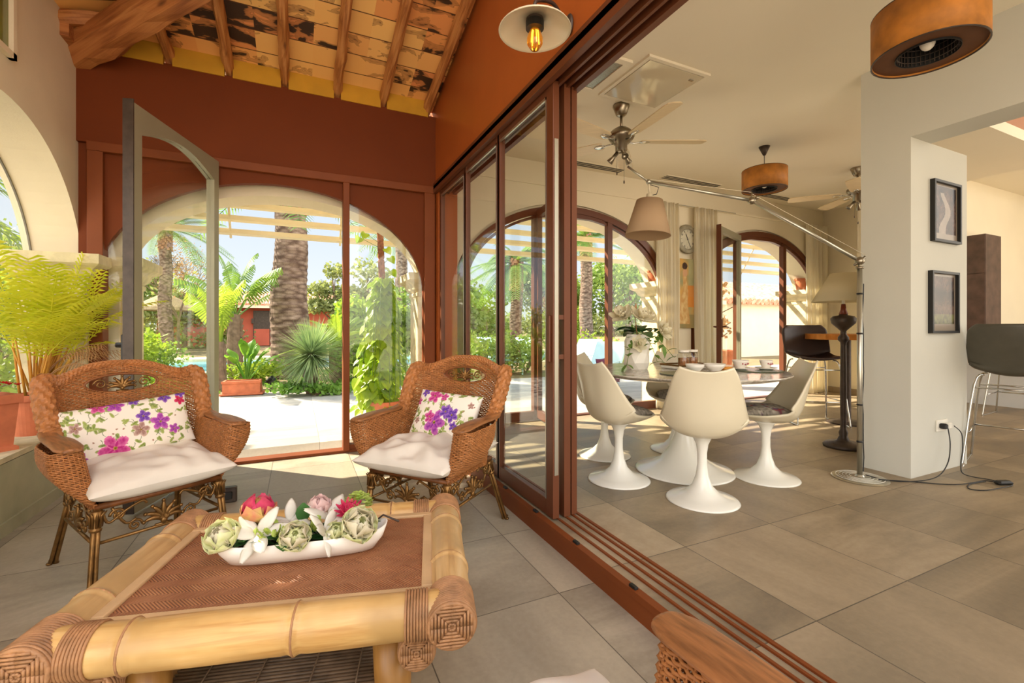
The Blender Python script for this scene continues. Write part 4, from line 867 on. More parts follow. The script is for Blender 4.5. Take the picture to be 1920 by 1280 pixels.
# ---------------------------------------------------------------- wall lamp in the sunroom
t = thing('wall_lamp', 'cream plate shaded wall lamp with amber filament bulb above the sliding doors', 'wall lamp', (1.25,1.955,2.69))
MB().ell((-.012,0,0),(.014,.034,.055),20,12).build('wall_plate', m_dark, t, smooth=True)
mb = MB(); mb.tube(smoothp([(-.01,0,.0),(-.07,-.02,.02),(-.14,-.05,.04),(-.24,-.08,.0),(-.25,-.08,-.05)]), .009, 10); mb.lathe([(0,.02),(.03,.02),(.04,-.01),(.04,-.06),(0,-.06)], 20, c=(-.25,-.08,-.06)); mb.build('bracket', m_dark, t, smooth=True)
MB().lathe([(.03,-.085),(.09,-.095),(.16,-.135),(.168,-.145)], 48, c=(-.25,-.08,0), cap=False).build('plate_shade', m_shell, t, smooth=True, solid=.004)
mb = MB(); mb.lathe([(.035,-.10),(.042,-.10),(.042,-.135),(.035,-.135)], 24, c=(-.25,-.08,0)); mb.build('socket_ring', m_black, t)
g = G('amber_bulb_glass', lin((222,160,50)), .05, .0, .8, Transmission_Weight=.8); MB().lathe([(0,-.235),(.02,-.23),(.036,-.205),(.038,-.18),(.028,-.15),(.016,-.13),(.016,-.11),(0,-.11)], 28, c=(-.25,-.08,0)).build('bulb', g.m, t, smooth=True)
g = G('filament', (1,.4,.05), .5); g.set(g.b, 'Emission Color', (1,.45,.08,1)); g.set(g.b, 'Emission Strength', 4.0); mb = MB()
for k in range(4): a = k*pi/2; mb.tube([(-.25+.008*cos(a),-.08+.008*sin(a),-.15),(-.25+.014*cos(a),-.08+.014*sin(a),-.2)], .0015, 5)
mb.build('filament', g.m, t)
CAL, CAR, CBL, CBR = (-.69,2.81,0), R(30), (.70,2.49,0), R(-50)
# ---------------------------------------------------------------- wicker armchair
def smst(a, b, x): x = max(0, min(1, (x-a)/(b-a))); return x*x*(3-2*x)
SZ = .415
def ztop(s):
    a = abs(s)
    if a > .5: return .665
    arm = .665; wing = .905
    z = wing + .02*sin(min(1, a/.42)*pi*.9)*0
    if a < .30: z = .895+.075*.5*(1+cos(pi*a/.24)) if a < .24 else .895+.012*smst(.24,.30,a)
    return z*(1-smst(.31,.47,a)) + arm*smst(.31,.47,a)
def shellP(s, z):
    sg = 1 if s >= 0 else -1; a = abs(s); k = (z-SZ)/.5; kc = max(0, min(1.1, k))
    W_ = .235+.09*kc; yb = .205+.125*kc; y0 = .02; yf = -.245-.01*kc
    if a < .5:
        an = a/.5*pi/2; return V(sg*W_*abs(sin(an))**.62, y0+(yb-y0)*cos(an)**.62 if cos(an) > 0 else y0, z)
    f = (a-.5)/.5; return V(sg*W_, y0-f*(y0-yf), z)
# equal arc reparametrisation of s
_tab = []; _acc = 0; _prev = None
for i in range(401):
    p = shellP(i/400, .6); _acc += (p-_prev).length if _prev else 0; _tab.append(_acc); _prev = p
SL = _acc
def s_of(l):
    import bisect as b_
    i = min(399, max(0, b_.bisect_left(_tab, l)-1)); t0, t1 = _tab[i], _tab[i+1]; return (i+min(1,max(0,(l-t0)/(t1-t0+1e-9))))/400
def inhole(p, z): return (p.x/.15)**2+((z-.868)/.045)**2 < 1 and p.y > 0
def weft(mb, P, l0, l1, z, row, stake=.0135, r=.0036, skip=None, off=0, amp=.0028):
    n = max(2, int((l1-l0)/stake*2)); run = []
    for i in range(n+1):
        l = l0+(l1-l0)*i/n; p = P(l, z); e_ = .002; t_ = P(l+e_, z)-P(l-e_, z); nn = t_.cross(V(0,0,1)).normalized() if t_.length > 1e-9 else V(0,1,0)
        if skip and skip(p, z, l):
            if len(run) > 2: mb.tube(run, r, 4, flat=1.0)
            run = []; continue
        ph = sin(pi*(l/stake+row)); run.append(p+nn*(ph*amp+off)+V(0,0,.0009*sin(l*130+row*2.1)))
    if len(run) > 2: mb.tube(run, r, 4)
def PS(l, z):
    sg = 1 if l >= 0 else -1; a = abs(l)
    return (lambda p: V(sg*p.x, p.y, z))(shellP(s_of(min(a, SL)), z)) if a <= SL else V(sg*shellP(1, z).x, shellP(1, z).y-(a-SL), z)
lst = [ztop(s_of(SL*i/200)) for i in range(201)]
def ztl(l): q = min(1, abs(l)/SL)*200; i = min(199, int(q)); return lst[i]+(lst[i+1]-lst[i])*(q-i)
def wicker_chair(loc, rz, label):
    t = thing('wicker_armchair', label, 'armchair', loc, rz, 'wicker armchairs on bronze legs')
    mb = MB(); z = SZ; row = 0; dz = .0074
    while z < .955:
        row += 1; z = SZ+dz*row
        N_ = 160; inr = False; st = 0
        for i in range(N_+1):
            l = -SL+2*SL*i/N_; ok = ztl(l) > z-.004
            if ok and not inr: st = l; inr = True
            if inr and (not ok or i == N_): weft(mb, PS, st, l, z, row, skip=lambda p, z_, l_: inhole(p, z_)); inr = False
    for i in range(int(2*SL/.0135)+1):
        l = -SL+.0135*i+.0067; zt = ztl(l); pts = [PS(l, SZ+(zt-SZ)*k/10) for k in range(11)]; p = PS(l, .89)
        if abs(p.x) < .145 and p.y > 0:
            h = .045*sqrt(max(0, 1-(p.x/.15)**2)); 
            a = [q for q in pts if q.z < .868-h]; b = [PS(l, .868+h), PS(l, zt)]
            if len(a) > 1: mb.tube(a+[PS(l,.868-h)], .0024, 4)
            mb.tube(b, .0024, 4)
        else: mb.tube(pts, .0024, 4)
    mb.build('woven_shell', m_wick, t, smooth=True)
    # eye opening rim + gilded palmette with two scrolls
    mb = MB(); mb.tube([PS(0,.89)+V(.153*cos(a), 0, -.022+.048*sin(a)) - V(0, .6*(.153*cos(a))**2, 0) for a in [2*pi*k/48 for k in range(48)]], .0065, 8, closed=True); mb.build('eye_rim', m_wickd, t, smooth=True)
    mb = MB(); yc = PS(0,.875).y
    palmette(mb, V(0, yc, .828), .078, .012)
    for s_ in (-1,1): scroll(mb, V(s_*.092, yc-.008, .868), .027, s_, .0048); mb.tube([V(s_*.063,yc,.868),V(s_*.04,yc,.848),V(0,yc,.845)], .003, 6)
    mb.build('palmette_in_back', m_bronze, t, smooth=True)
    # thick woven roll along the top from wing to wing
    mb = MB(); ls = [-.80*SL*1+1.60*SL*i/560 for i in range(561)]; ls = [l for l in ls if abs(l) < SL*.54]
    pts = []; rr_ = []
    for i, l in enumerate(ls):
        s_ = abs(l)/SL; p = PS(l, ztl(l)); e_ = PS(l+.004, .7)-PS(l-.004, .7); nn = e_.cross(V(0,0,1)).normalized()
        if nn.dot(V(p.x, p.y-.0, 0)) < 0: nn = -nn
        bul = .018+.020*smst(.16,.36,s_)*(1-smst(.46,.60,s_)*.75); pts.append(p+nn*bul*.75); rr_.append(bul)
    mb.tube(pts, rr_, 24)
    for i, c in enumerate(pts):
        for k in range(24): q = mb.v[i*24+k]; mb.v[i*24+k] = c+(q-c)*(1+.10*1.3*(1 if ((i//4)+(k//2)) % 2 else -1)*abs(sin(pi*(i%4+.5)/4)))
    mb.build('rolled_edge', m_wick, t, smooth=False)
    # arms: outer woven bulge, front face, wooden plate
    for sg in (-1, 1):
        mb = MB()
        def wo(z): k = (z-SZ)/.25; return .006+.105*sin(pi*min(1,max(0,k)*.66))**.9
        def arcP(l, z):
            # path: inner front edge -> around the front nose -> outer side -> tapering to the back roll
            W = shellP(1, z).x; yf = shellP(1, z).y; w_ = wo(z); L1 = w_*1.35
            if l < L1: a = l/L1*pi; return V(sg*(W+w_/2-w_/2*cos(a)), yf-.028*sin(a), z)
            f = (l-L1)/.46; f = max(0, min(1.1, f)); k = (z-SZ)/.25
            yo = yf+.46*f; W2 = W+w_*(1-.35*smst(.35,1,f))
            tgt = shellP(.44, z); 
            return V(sg*(W2*(1-smst(.45,1,f))+(tgt.x+.012)*smst(.45,1,f)), yo*(1-smst(.45,1,f)*.55)+ (tgt.y)*smst(.45,1,f)*.55, z)
        row = 0; z = SZ-.03
        while z < .655:
            row += 1; z = SZ-.03+.0074*row; weft(mb, arcP, 0, wo(z)*1.35+.46, z, row, amp=.0026)
        for i in range(45):
            pts = []
            for k in range(9): z_ = SZ-.03+(.66-SZ+.03)*k/8; L_ = wo(z_)*1.35+.46; pts.append(arcP(L_*i/44, z_))
            mb.tube(pts, .0023, 4)
        mb.build('arm_weave', m_wick, t, smooth=True)
        mb = MB(); n = 18; vs = []; fs = []
        for i in range(n+1):
            f = i/n; y = -.30+.42*f; z_ = .672+.012*sin(f*pi)+.05*max(0, f-.75)**1.3*3; w_ = (.030+.018*smst(0,.12,f))*(1-.35*smst(.4,1,f)); cx = .318+.006*smst(.3,1,f)
            for a in range(9): an = pi*a/8; vs.append((sg*(cx-w_*cos(an)), y, z_+.011*sin(an)-.004))
            for a in range(3): vs.append((sg*(cx+w_-w_*a), y, z_-.014))
        for i in range(n):
            for k in range(12): l = (k+1)%12; fs.append((i*12+k,i*12+l,i*12+12+l,i*12+12+k))
        fs += [tuple(range(12)), tuple(range(n*12+11, n*12-1, -1))]; mb.add(vs, fs); mb.build('arm_rest', m_armw, t, smooth=False, recalc=True, sub=1)
    # seat frame
    mb = MB(); q = [(-.235,-.25),(.235,-.25),(.235,.205),(-.235,.205)]; mb.tube([(x,y,.405) for x, y in q], .014, 8, closed=True); mb.build('seat_frame', m_wickd, t, smooth=True)
    MB().box(-.23,.23,-.24,.205,.400,.412).build('seat_panel', m_wickd, t)
    # reeded bronze legs with leaf capitals
    def leg(p0, p1, cap=True):
        mb = MB(); p0, p1 = Vector(p0), Vector(p1); d = (p1-p0).normalized(); u_ = d.cross(V(0,1,0)).normalized(); v_ = d.cross(u_)
        for k in range(3):
            a = 2*pi*k/3+.5; o_ = u_*cos(a)+v_*sin(a); mb.tube([p0+o_*.008, p0.lerp(p1,.5)+o_*.009, p0.lerp(p1,.93)+o_*.011, p1+o_*.013], [.0105,.009,.0085,.011], 8)
            mb.ell(p1+o_*.014+V(0,0,.008), (.013,.013,.008), 8, 6)
        if cap:
            c = p0.lerp(p1,.12); m_ = Matrix.Translation(c) @ aim(-d)
            mb.m = m_; mb.lathe([(.012,-.05),(.021,-.045),(.023,-.035),(.017,-.03),(.017,.0),(.026,.035),(.02,.04),(0,.04)], 16); mb.m = Matrix()
            for k in range(9):
                a = 2*pi*k/9; b = m_ @ V(.018*cos(a), .018*sin(a), -.028); m2 = m_ @ V(.022*cos(a), .022*sin(a), .018); tp = m_ @ V(.034*cos(a), .034*sin(a), .034); mb.tube([b, m2, tp], [.006,.006,.002], 5)
        mb.build('leg', m_bronze, t, smooth=True)
    leg((-.232,-.245,.40),(-.262,-.29,.0)); leg((.232,-.245,.40),(.262,-.29,.0)); leg((-.215,.20,.40),(-.26,.36,.0)); leg((.215,.20,.40),(.26,.36,.0))
    # aprons: front and two sides
    def apron(m_, hw):
        mb = MB(); mb.m = m_; mb.tube([(-hw,0,.255),(hw,0,.255)], .0075, 8); palmette(mb, V(0,0,.262), .105, .014)
        for s_ in (-1,1):
            mb.tube(smoothp([(s_*(hw-.01),0,.375),(s_*(hw-.03),0,.33),(s_*(hw*.62),0,.365),(s_*hw*.36,0,.39),(s_*hw*.28,0,.375)], 5), .006, 6)
            scroll(mb, V(s_*(hw-.06),0,.355), .028, s_, .0065); scroll(mb, V(s_*hw*.47,0,.29), .026, -s_, .006); mb.tube(smoothp([(s_*(hw*.47-.005),0,.318),(s_*hw*.62,0,.31),(s_*(hw-.04),0,.39)],4), .006, 6)
        mb.build('scroll_apron', m_bronze, t, smooth=True)
    apron(Matrix.Translation((0,-.258,0)), .225)
    for s_ in (-1,1): apron(Matrix.Translation((s_*.243,-.02,0)) @ Matrix.Rotation(R(90), 4, 'Z'), .215)
    return t
def palmette(mb, b, h, th):
    for k, a in enumerate((-68,-44,-22,0,22,44,68)):
        an = R(a); L = h*(1-.28*abs(a)/68); pts = []
        for i in range(7): f = i/6; pts.append(b+V(sin(an*(.25+.95*f))*L*f, 0, h*.12+cos(an*(.25+.9*f))*L*f*.88))
        mb.tube(pts, [th*(.35+.55*sin(pi*min(1,.15+.85*f_))) for f_ in [i/6 for i in range(7)]], 6); mb.ell(pts[-1], (th*.62,)*3, 6, 5)
    mb.tube([b+V(-h*.32,0,0), b+V(h*.32,0,0)], th*.5, 6); mb.ell(b+V(0,-th*.3,h*.15), (h*.14,th*.8,h*.15), 8, 6)
def scroll(mb, c, r, sg, th):
    pts = []
    for i in range(26): a = i/25*2*pi*1.35; q = r*(1-i/25*.78); pts.append(c+V(sg*q*cos(a), 0, q*sin(a)))
    mb.tube(pts, [th*(1-.25*i/25) for i in range(26)], 6); mb.ell(pts[-1], (th*1.3,)*3, 6, 5)
ch1 = wicker_chair(CAL, CAR, 'wicker armchair at the left, in front of the open garden door leaf')
ch2 = copy_tree(ch1, CBL, CBR, 'wicker armchair beside the sliding glass doors, behind the table')
ch3 = copy_tree(ch1, (.247,.299,0), R(180), 'wicker armchair in the near foreground, only its worn wooden arm showing')
# floral fabric drawn stroke by stroke
def floralmap(seed, W, H, flowers, res=.0019):
    nu, nv = int(W/res), int(H/res); img = [[lin((240,230,214))]*(nu+1) for _ in range(nv+1)]; rr = random.Random(seed)
    def put(x, y, c, a=1):
        i, j = int(x*nu), int(y*nv)
        if 0 <= i <= nu and 0 <= j <= nv: img[j][i] = lerp3(img[j][i], c, a)
    def blob(cx, cy, rx, ry, ang, c1, c2):
        n = int(max(rx, ry)*nv*1.2)+2
        for i in range(max(0, int(cx*nu)-n*2), min(nu, int(cx*nu)+n*2)+1):
            for j in range(max(0, int(cy*nv)-n*2), min(nv, int(cy*nv)+n*2)+1):
                dx, dy = (i/nu-cx)*W, (j/nv-cy)*H; a, b = dx*cos(ang)+dy*sin(ang), -dx*sin(ang)+dy*cos(ang)
                q = (a/(rx*H))**2+(b/(ry*H))**2+.35*noise.noise(V(dx*120, dy*120, seed))
                if q < 1: img[j][i] = lerp3(c1, c2, min(1, q*.8+.5*noise.noise(V(dx*70,dy*70,seed+5))+.1))
    gr = [lin((110,128,48)), lin((146,160,78)), lin((90,110,56))]
    for _ in range(80):
        x, y, a = rr.random(), rr.random(), rr.uniform(0, 2*pi); 
        for k in range(70): put(x+cos(a+k*.02)*k*.0016*H/W, y+sin(a+k*.02)*k*.0016, gr[2], .8)
        for k in range(rr.randint(1,3)): b = a+rr.uniform(-1,1); blob(x+cos(b)*.035*H/W, y+sin(b)*.035, .062, .024, b, rr.choice(gr), lin((178,188,116)))
    for _ in range(16): blob(rr.random(), rr.random(), .02, .014, rr.random()*3, lin((150,110,80)), lin((196,160,140)))
    pal = {'p': (lin((178,40,120)), lin((232,128,178))), 'v': (lin((86,50,150)), lin((176,120,200))), 'm': (lin((140,50,150)), lin((214,120,190))), 'r': (lin((186,20,70)), lin((226,80,120))), 't': (lin((150,110,100)), lin((214,186,170)))}
    for x, y, r, kk in flowers:
        c1, c2 = pal[kk]
        for k in range(5): a = 2*pi*k/5+x*9; blob(x+cos(a)*r*.6*H/W, y+sin(a)*r*.6, r*.55, r*.38, a, c1, c2)
        for k in range(5): a = 2*pi*k/5+x*9+.5; blob(x+cos(a)*r*.3*H/W, y+sin(a)*r*.3, r*.3, r*.08, a, c1, c1)
        blob(x, y, r*.14, r*.14, 0, lin((70,50,40)), lin((200,170,60)))
    return nu, nv, lambda u, v: img[min(nv, int(v*nv))][min(nu, int(u*nu))]
def place_pillow(o, T_, parent_rz, local, rot):
    m_ = Matrix.Translation(T_) @ Matrix.Rotation(parent_rz, 4, 'Z') @ Matrix.Translation(local) @ Euler(rot).to_matrix().to_4x4(); o.matrix_world = m_
FL1 = [(.30,.95,.12,'p'),(.42,.93,.13,'m'),(.56,.97,.09,'v'),(.80,.94,.11,'v'),(.93,.84,.10,'r'),(.60,.62,.11,'v'),(.72,.46,.15,'m'),(.82,.28,.09,'m'),(.56,.38,.13,'t'),(.36,.14,.22,'p'),(.12,.62,.09,'t'),(.07,.18,.16,'v'),(.12,.06,.12,'m'),(.95,.99,.10,'v')]
nu_, nv_, cf = floralmap(3, .52, .25, FL1); o = pillow_mesh(.54,.27,.11,nu_,nv_,cf,pinch=.05).build('floral_pillow', m_print, smooth=True); o.rotation_mode = 'XYZ'
tag(o, 'oblong white pillow with pink and purple flowers on the left wicker armchair', 'pillow', 'floral pillows on the wicker armchairs'); place_pillow(o, CAL, CAR, (-.03,.11,.66), (R(68),R(-4),0))
FL2 = [(.30,.86,.16,'p'),(.12,.92,.10,'v'),(.46,.86,.09,'p'),(.42,.30,.24,'m'),(.32,.40,.12,'p'),(.55,.55,.14,'v'),(.66,.50,.15,'v'),(.72,.28,.09,'v'),(.05,.70,.08,'p'),(.9,.75,.07,'t'),(.12,.3,.07,'t')]
nu_, nv_, cf = floralmap(11, .44, .27, FL2); o = pillow_mesh(.42,.28,.10,nu_,nv_,cf,pinch=.05).build('floral_pillow', m_print, smooth=True)
tag(o, 'white pillow with a big purple flower on the right wicker armchair', 'pillow', 'floral pillows on the wicker armchairs'); place_pillow(o, CBL, CBR, (.0,.10,.65), (R(64),R(3),0))
def seat_cush(T_, rz_, label, seed, loc=(0,-.065,.485)):
    mb = MB()
    for m2 in (pillow_mesh(.56,.58,.15,60,60,pinch=.055,wr=.035,seed=seed),): mb.add(m2.v, m2.f)
    e_ = [(-1,-1),(1,-1),(1,1),(-1,1)]
    o = mb.build('seat_cushion', m_linen, smooth=True); place_pillow(o, T_, rz_, loc, (R(2),0,0)); tag(o, label, 'cushion', 'white seat cushions on the wicker armchairs')
seat_cush(CAL, CAR, 'white linen seat cushion on the left wicker armchair', 1); seat_cush(CBL, CBR, 'white linen seat cushion on the right wicker armchair', 4); seat_cush((.247,.299,0), R(180), 'white seat cushion of the foreground wicker armchair, at the bottom edge', 7, (0,-.15,.505))

# ---------------------------------------------------------------- bamboo table
TA = R(-15); TP = V(.0,1.52,0)
t = thing('bamboo_coffee_table', 'low bamboo coffee table with woven rattan top', 'coffee table', TP, TA)
HL, HS, TZ = .445, .305, .445
def bam(name, axis, a0, a1, c1, z, r, mat, parent, nodes=(), nseg=60):
    mb = MB(); pts = []; rs = []
    for i in range(nseg+1):
        s_ = a0+(a1-a0)*i/nseg; q = r*(1+.012*sin(s_*21+z*9))
        for nd in nodes:
            d = abs(s_-nd); q += r*(.075*math.exp(-(d/.008)**2)-.03*math.exp(-((d-.014)/.008)**2))
        pts.append((s_, c1, z) if axis == 0 else (c1, s_, z)); rs.append(q)
    mb.tube(pts, rs, 24); o = mb.build(name, mat, parent, smooth=True); mb = MB()
    for nd in nodes:
        for dd in (0,): mb = MB(); mb.tube([((nd+dd, c1+(r*1.03)*cos(2*pi*k/28), z+(r*1.03)*sin(2*pi*k/28)) if axis == 0 else (c1+(r*1.03)*cos(2*pi*k/28), nd+dd, z+(r*1.03)*sin(2*pi*k/28))) for k in range(28)], .0035, 5, closed=True); mb.build('bamboo_node', m_bind, o, smooth=True)
    return o
for s_ in (-1,1): bam('long_rail', 0, -HL, HL, s_*HS, TZ, .054, m_bamx, t, (-.27,.08) if s_ < 0 else (-.1,.25), 140)
for s_ in (-1,1): bam('side_rail', 1, -HS-.055, HS+.055, s_*HL, TZ, .056, m_bamy, t, (-.13+.02*s_,.16), 110)
mb = MB()
def binding(mb, axis, a, c1, z, r, wdt, n=8):
    for i in range(n):
        s_ = a-wdt/2+wdt*i/(n-1); m_ = (r*.0, )
        pts = []
        for k in range(28): an = 2*pi*k/28; y_, z_ = (r+.001)*cos(an), (r+.001)*sin(an); pts.append((s_, c1+y_, z+z_) if axis == 0 else (c1+y_, s_, z+z_))
        mb.tube(pts, wdt/n*.55, 5, closed=True)
for sy in (-1,1):
    for sx in (-1,1):
        mb = MB(); binding(mb, 0, sx*(HL-.085), sy*HS, TZ, .055, .05, 8); mb.build('rail_binding', m_bind, t, smooth=True)
        mb = MB(); binding(mb, 1, sy*(HS-.0), sx*HL, TZ, .0575, .105, 15); mb.build('corner_wrap', m_bind, t, smooth=True)
def endcap(mb, c, r, sy):
    mb.tube([(c[0]+r*cos(2*pi*k/32), c[1], c[2]+r*sin(2*pi*k/32)) for k in range(32)], .006, 6, closed=True)
    mb.m = Matrix.Translation(c) @ Matrix.Rotation(R(90), 4, 'X'); mb.lathe([(0,.004*-sy),(r,-.0*sy)], 28, cap=False); mb.m = Matrix()
    for q in range(4):
        a0 = q*pi/2
        for k in range(6):
            d = r*(.12+.15*k); e_ = sqrt(max(0, r*r-d*d)); m_ = min(d, e_)
            p1 = (d, 0); p2 = (d, d) if d*1.414 < r else (d, e_)
            P = lambda p: (c[0]+p[0]*cos(a0)-p[1]*sin(a0), c[1]+sy*.005, c[2]+p[0]*sin(a0)+p[1]*cos(a0))
            mb.tube([P(p1), P(p2)], .0035, 5); mb.tube([P((0,d)), P((p2[1],p2[0]))], .0035, 5)
for sx in (-1,1):
    for sy in (-1,1): mb = MB(); endcap(mb, (sx*HL, sy*(HS+.058), TZ), .054, sy); mb.build('woven_end_cap', m_bind, t, smooth=True)
MB().box(-HL+.04,HL-.04,-HS+.04,HS-.04,TZ+.012,TZ+.022).build('woven_panel', m_herr, t)
mb = MB()
for a in ((-HL+.045,HL-.045,-HS+.045,-HS+.072),(-HL+.045,HL-.045,HS-.072,HS-.045),(-HL+.045,-HL+.075,-HS+.072,HS-.072),(HL-.075,HL-.045,-HS+.072,HS-.072)): mb.box(*a, TZ+.02, TZ+.032)
mb.build('trim_strips', m_strip, t, bevel=.004)
for s_ in (-1,1): bam('lower_rail', 1, -.29, .29, s_*.36, TZ-.104, .044, m_bamy, t, (-.1,.12), 60)
for sx in (-1,1):
    for sy in (-1,1): mb = MB(); endcap(mb, (sx*.36, sy*.292, TZ-.104), .042, sy); binding(mb, 1, sy*.27, sx*.36, TZ-.104, .045, .03, 5); mb.build('lower_end_cap', m_bind, t, smooth=True)
for sx in (-1,1):
    for sy in (-1,1): mb = MB(); mb.tube([(sx*.29,sy*.2,TZ-.10),(sx*.295,sy*.205,.2),(sx*.30,sy*.22,.0)], [.05,.048,.052], 20); mb.build('leg', m_bamz, t, smooth=True)
for s_ in (-1,1): bam('shelf_rail', 0, -.30, .30, s_*.24, .20, .028, m_bamx, t, (0,), 30); bam('shelf_rail', 1, -.25, .25, s_*.30, .20, .03, m_bamy, t, (0,), 30)
mb = MB()
for k in range(34): y = -.215+.43*k/33; mb.tube([(-.285,y,.222),(.285,y,.222+.001*(k%3))], .0055, 7)
for x in (-.2,-.06,.08,.2): mb.tube([(x,-.22,.229),(x,.22,.229)], .0022, 5)
mb.build('stick_shelf', m_stick, t, smooth=True)
# flower dish on the table
TW = Matrix.Translation(TP) @ Matrix.Rotation(TA, 4, 'Z')
DX = lambda x, y, z: TW @ V(x, y, z)
DT = TZ+.022
t = thing('boat_dish', 'long white boat shaped dish full of flowers on the bamboo table', 'dish', DX(.015,.015,DT), TA+R(4))
mb = MB(); vs = []; fs = []; n = 56
lvl = [(.17,.022,0),(.205,.042,.006),(.232,.058,.03),(.245,.068,.068),(.240,.064,.068),(.225,.052,.04),(.18,.03,.012)]
for a_, b_, z in lvl:
    for k in range(n): an = 2*pi*k/n; c_, s_ = cos(an), sin(an); vs.append((a_*abs(c_)**.62*(1 if c_ >= 0 else -1), b_*abs(s_)**.75*(1 if s_ >= 0 else -1)+0, z+.012*abs(c_)**4*(z > .02)))
for i in range(len(lvl)-1):
    for k in range(n): l = (k+1)%n; fs.append((i*n+k,i*n+l,i*n+n+l,i*n+n+k))
fs += [tuple(range(n-1,-1,-1)), tuple(range((len(lvl)-1)*n, len(lvl)*n))]; mb.add(vs, fs); mb.build('dish_body', m_ceram, t, smooth=True); MB().ell((0,0,.035),(.22,.05,.012),24,8).build('moss_filling', m_soil, t)
ROSE = [(7,R(8),1,.95,.35,.0),(7,R(30),.92,.9,.3,.05*0),(6,R(52),.82,.8,.22,.0),(5,R(68),.72,.65,.15,.0),(4,R(80),.62,.5,.08,.0)]
DL = DX(.015,.025,DT+.058); rot_ = Matrix.Rotation(TA+R(4), 3, 'Z')
def D(x, y, z): return DL+rot_ @ V(x, y, z)
fg = 'artificial blooms in the boat dish'
ROSEC = [(5,R(12),.75,1.2,.5,0),(5,R(32),.8,1.2,.6,0),(6,R(52),.82,1.0,.45,0),(6,R(64),.84,.85,.2,0),(5,R(72),.84,.7,.0,0),(5,R(80),.84,.5,-.1,0),(3,R(86),.8,.35,-.1,0)]
flower('rose_bloom', D(-.145,.03,.035), 'hot pink and yellow rose at the back left of the dish', [P_pinky, P_pink, P_pinky, P_pink, P_pink], ROSEC, .08, tilt=(R(-5),R(8)), grp=fg)
flower('cabbage_rose', D(-.205,-.02,.01), 'pale green white cabbage rose at the left end of the dish', [P_green, P_green, P_cream], ROSEC, .076, tilt=(R(35),R(-25)), grp=fg, centre=(.018,.03,P_green))
flower('cabbage_rose', D(-.02,-.045,.005), 'pale green cabbage rose at the front middle of the dish', [P_green, P_cream, P_green], ROSEC, .068, tilt=(R(50),0), grp=fg, centre=(.015,.028,P_green))
flower('cabbage_rose', D(.15,-.04,.015), 'large open cream cabbage rose at the right end of the dish', [P_green, P_cream, P_cream, P_green], ROSEC, .084, tilt=(R(48),R(14)), grp=fg, centre=(.02,.02,P_green))
LILY = [(3,R(15),1,.42,-.25,0),(3,R(30),1,.5,-.2,0)]
flower('lily_bloom', D(-.125,-.035,.03), 'white lily lying over the front left rim', [P_white], LILY, .085, tilt=(R(35),R(-10)), grp=fg, centre=(.007,.02,P_lime))
flower('lily_bloom', D(.07,.02,.04), 'tall white lily at the back right of the dish', [P_white], LILY, .09, tilt=(R(20),R(5)), rz=.5, grp=fg, centre=(.007,.02,P_lime))
flower('lily_bloom', D(.065,-.045,.022), 'white lily drooping over the front right rim', [P_white], LILY, .075, tilt=(R(60),R(5)), rz=1, grp=fg)
flower('chrysanthemum_bloom', D(.125,.02,.045), 'deep pink chrysanthemum behind the large cream rose', [P_pink, P_pink, P_pink], [(12,R(15),1,.3,.3,0),(12,R(38),.9,.28,.25,0),(9,R(60),.75,.25,.2,0),(6,R(78),.55,.2,.1,0)], .05, tilt=(R(30),0), grp=fg, centre=(.014,.012,P_pink))
flower('rose_bloom', D(.03,.06,.035), 'pale pink rose at the back of the dish', [P_pale], ROSEC, .058, tilt=(R(10),0), grp=fg)
t = thing('hydrangea_bloom', 'lime green hydrangea head at the back right of the dish', 'flower', D(.15,.055,.055), 0, fg); mb = MB(); rr = random.Random(2)
for k in range(60):
    z = rr.uniform(-.2,1); a = rr.uniform(0,2*pi); q = sqrt(1-z*z); c = V(q*cos(a), q*sin(a), z)*.038
    for j in range(4): petal(mb, c, a+j*pi/2, R(20), .013, .013, .1, 2, 2)
mb.build('petals', P_lime, t, smooth=True)
t = thing('lime_blossom', 'small yellow green filler blossoms between lily and rose', 'flower', D(-.085,-.035,.0), 0, fg); mb = MB()
for k in range(26): a = rr.uniform(0,2*pi); q = rr.uniform(0,.035); petal(mb, (q*cos(a)*1.3, q*sin(a)-.01, .01+.03*rr.random()), a, R(rr.uniform(10,80)), .02, .014, .4, 3, 2)
mb.build('petals', P_lime, t, smooth=True)
flower('lily_bloom', D(-.05,.03,.035), 'white lily between the pink rose and the pale pink rose', [P_white], LILY, .07, tilt=(R(25),R(-20)), rz=.8, grp=fg)
flower('cabbage_rose', D(.09,-.03,.0), 'cream rose tucked behind the drooping front lily', [P_cream, P_green], ROSEC, .05, tilt=(R(40),0), grp=fg)
t = thing('lime_blossom', 'upright lime green bud between middle and right roses', 'flower', D(.035,-.03,.02), 0, fg); mb = MB()
for k in range(7): petal(mb, (0,0,0), k*.9, R(62), .045, .03, .2)
mb.build('petals', P_lime, t, smooth=True)
mb = MB(); leafblade(mb, D(-.01,.02,.03), (.0,.1,1), .06, .045, up=V(0,1,0), droop=0)
for k in range(70):
    x = rr.uniform(-.22,.2); a = rr.uniform(0,2*pi); leafblade(mb, D(x, rr.uniform(-.04,.03), .0), (cos(a), sin(a)*.8, rr.uniform(.1,.9)), rr.uniform(.05,.085), .036)
tag(mb.build('filler_leaves', L_dkg, smooth=True), 'dark green leaves filling the boat dish between the blooms', 'leaves')
o = MB().tube([D(.19,.02,.0), D(.23,.02,.03), D(.28,.0,.012)], [.004,.003,.0035], 7).build('cut_stem', m_dark, smooth=True); tag(o, 'bare brown stem sticking out of the right end of the dish', 'stem')
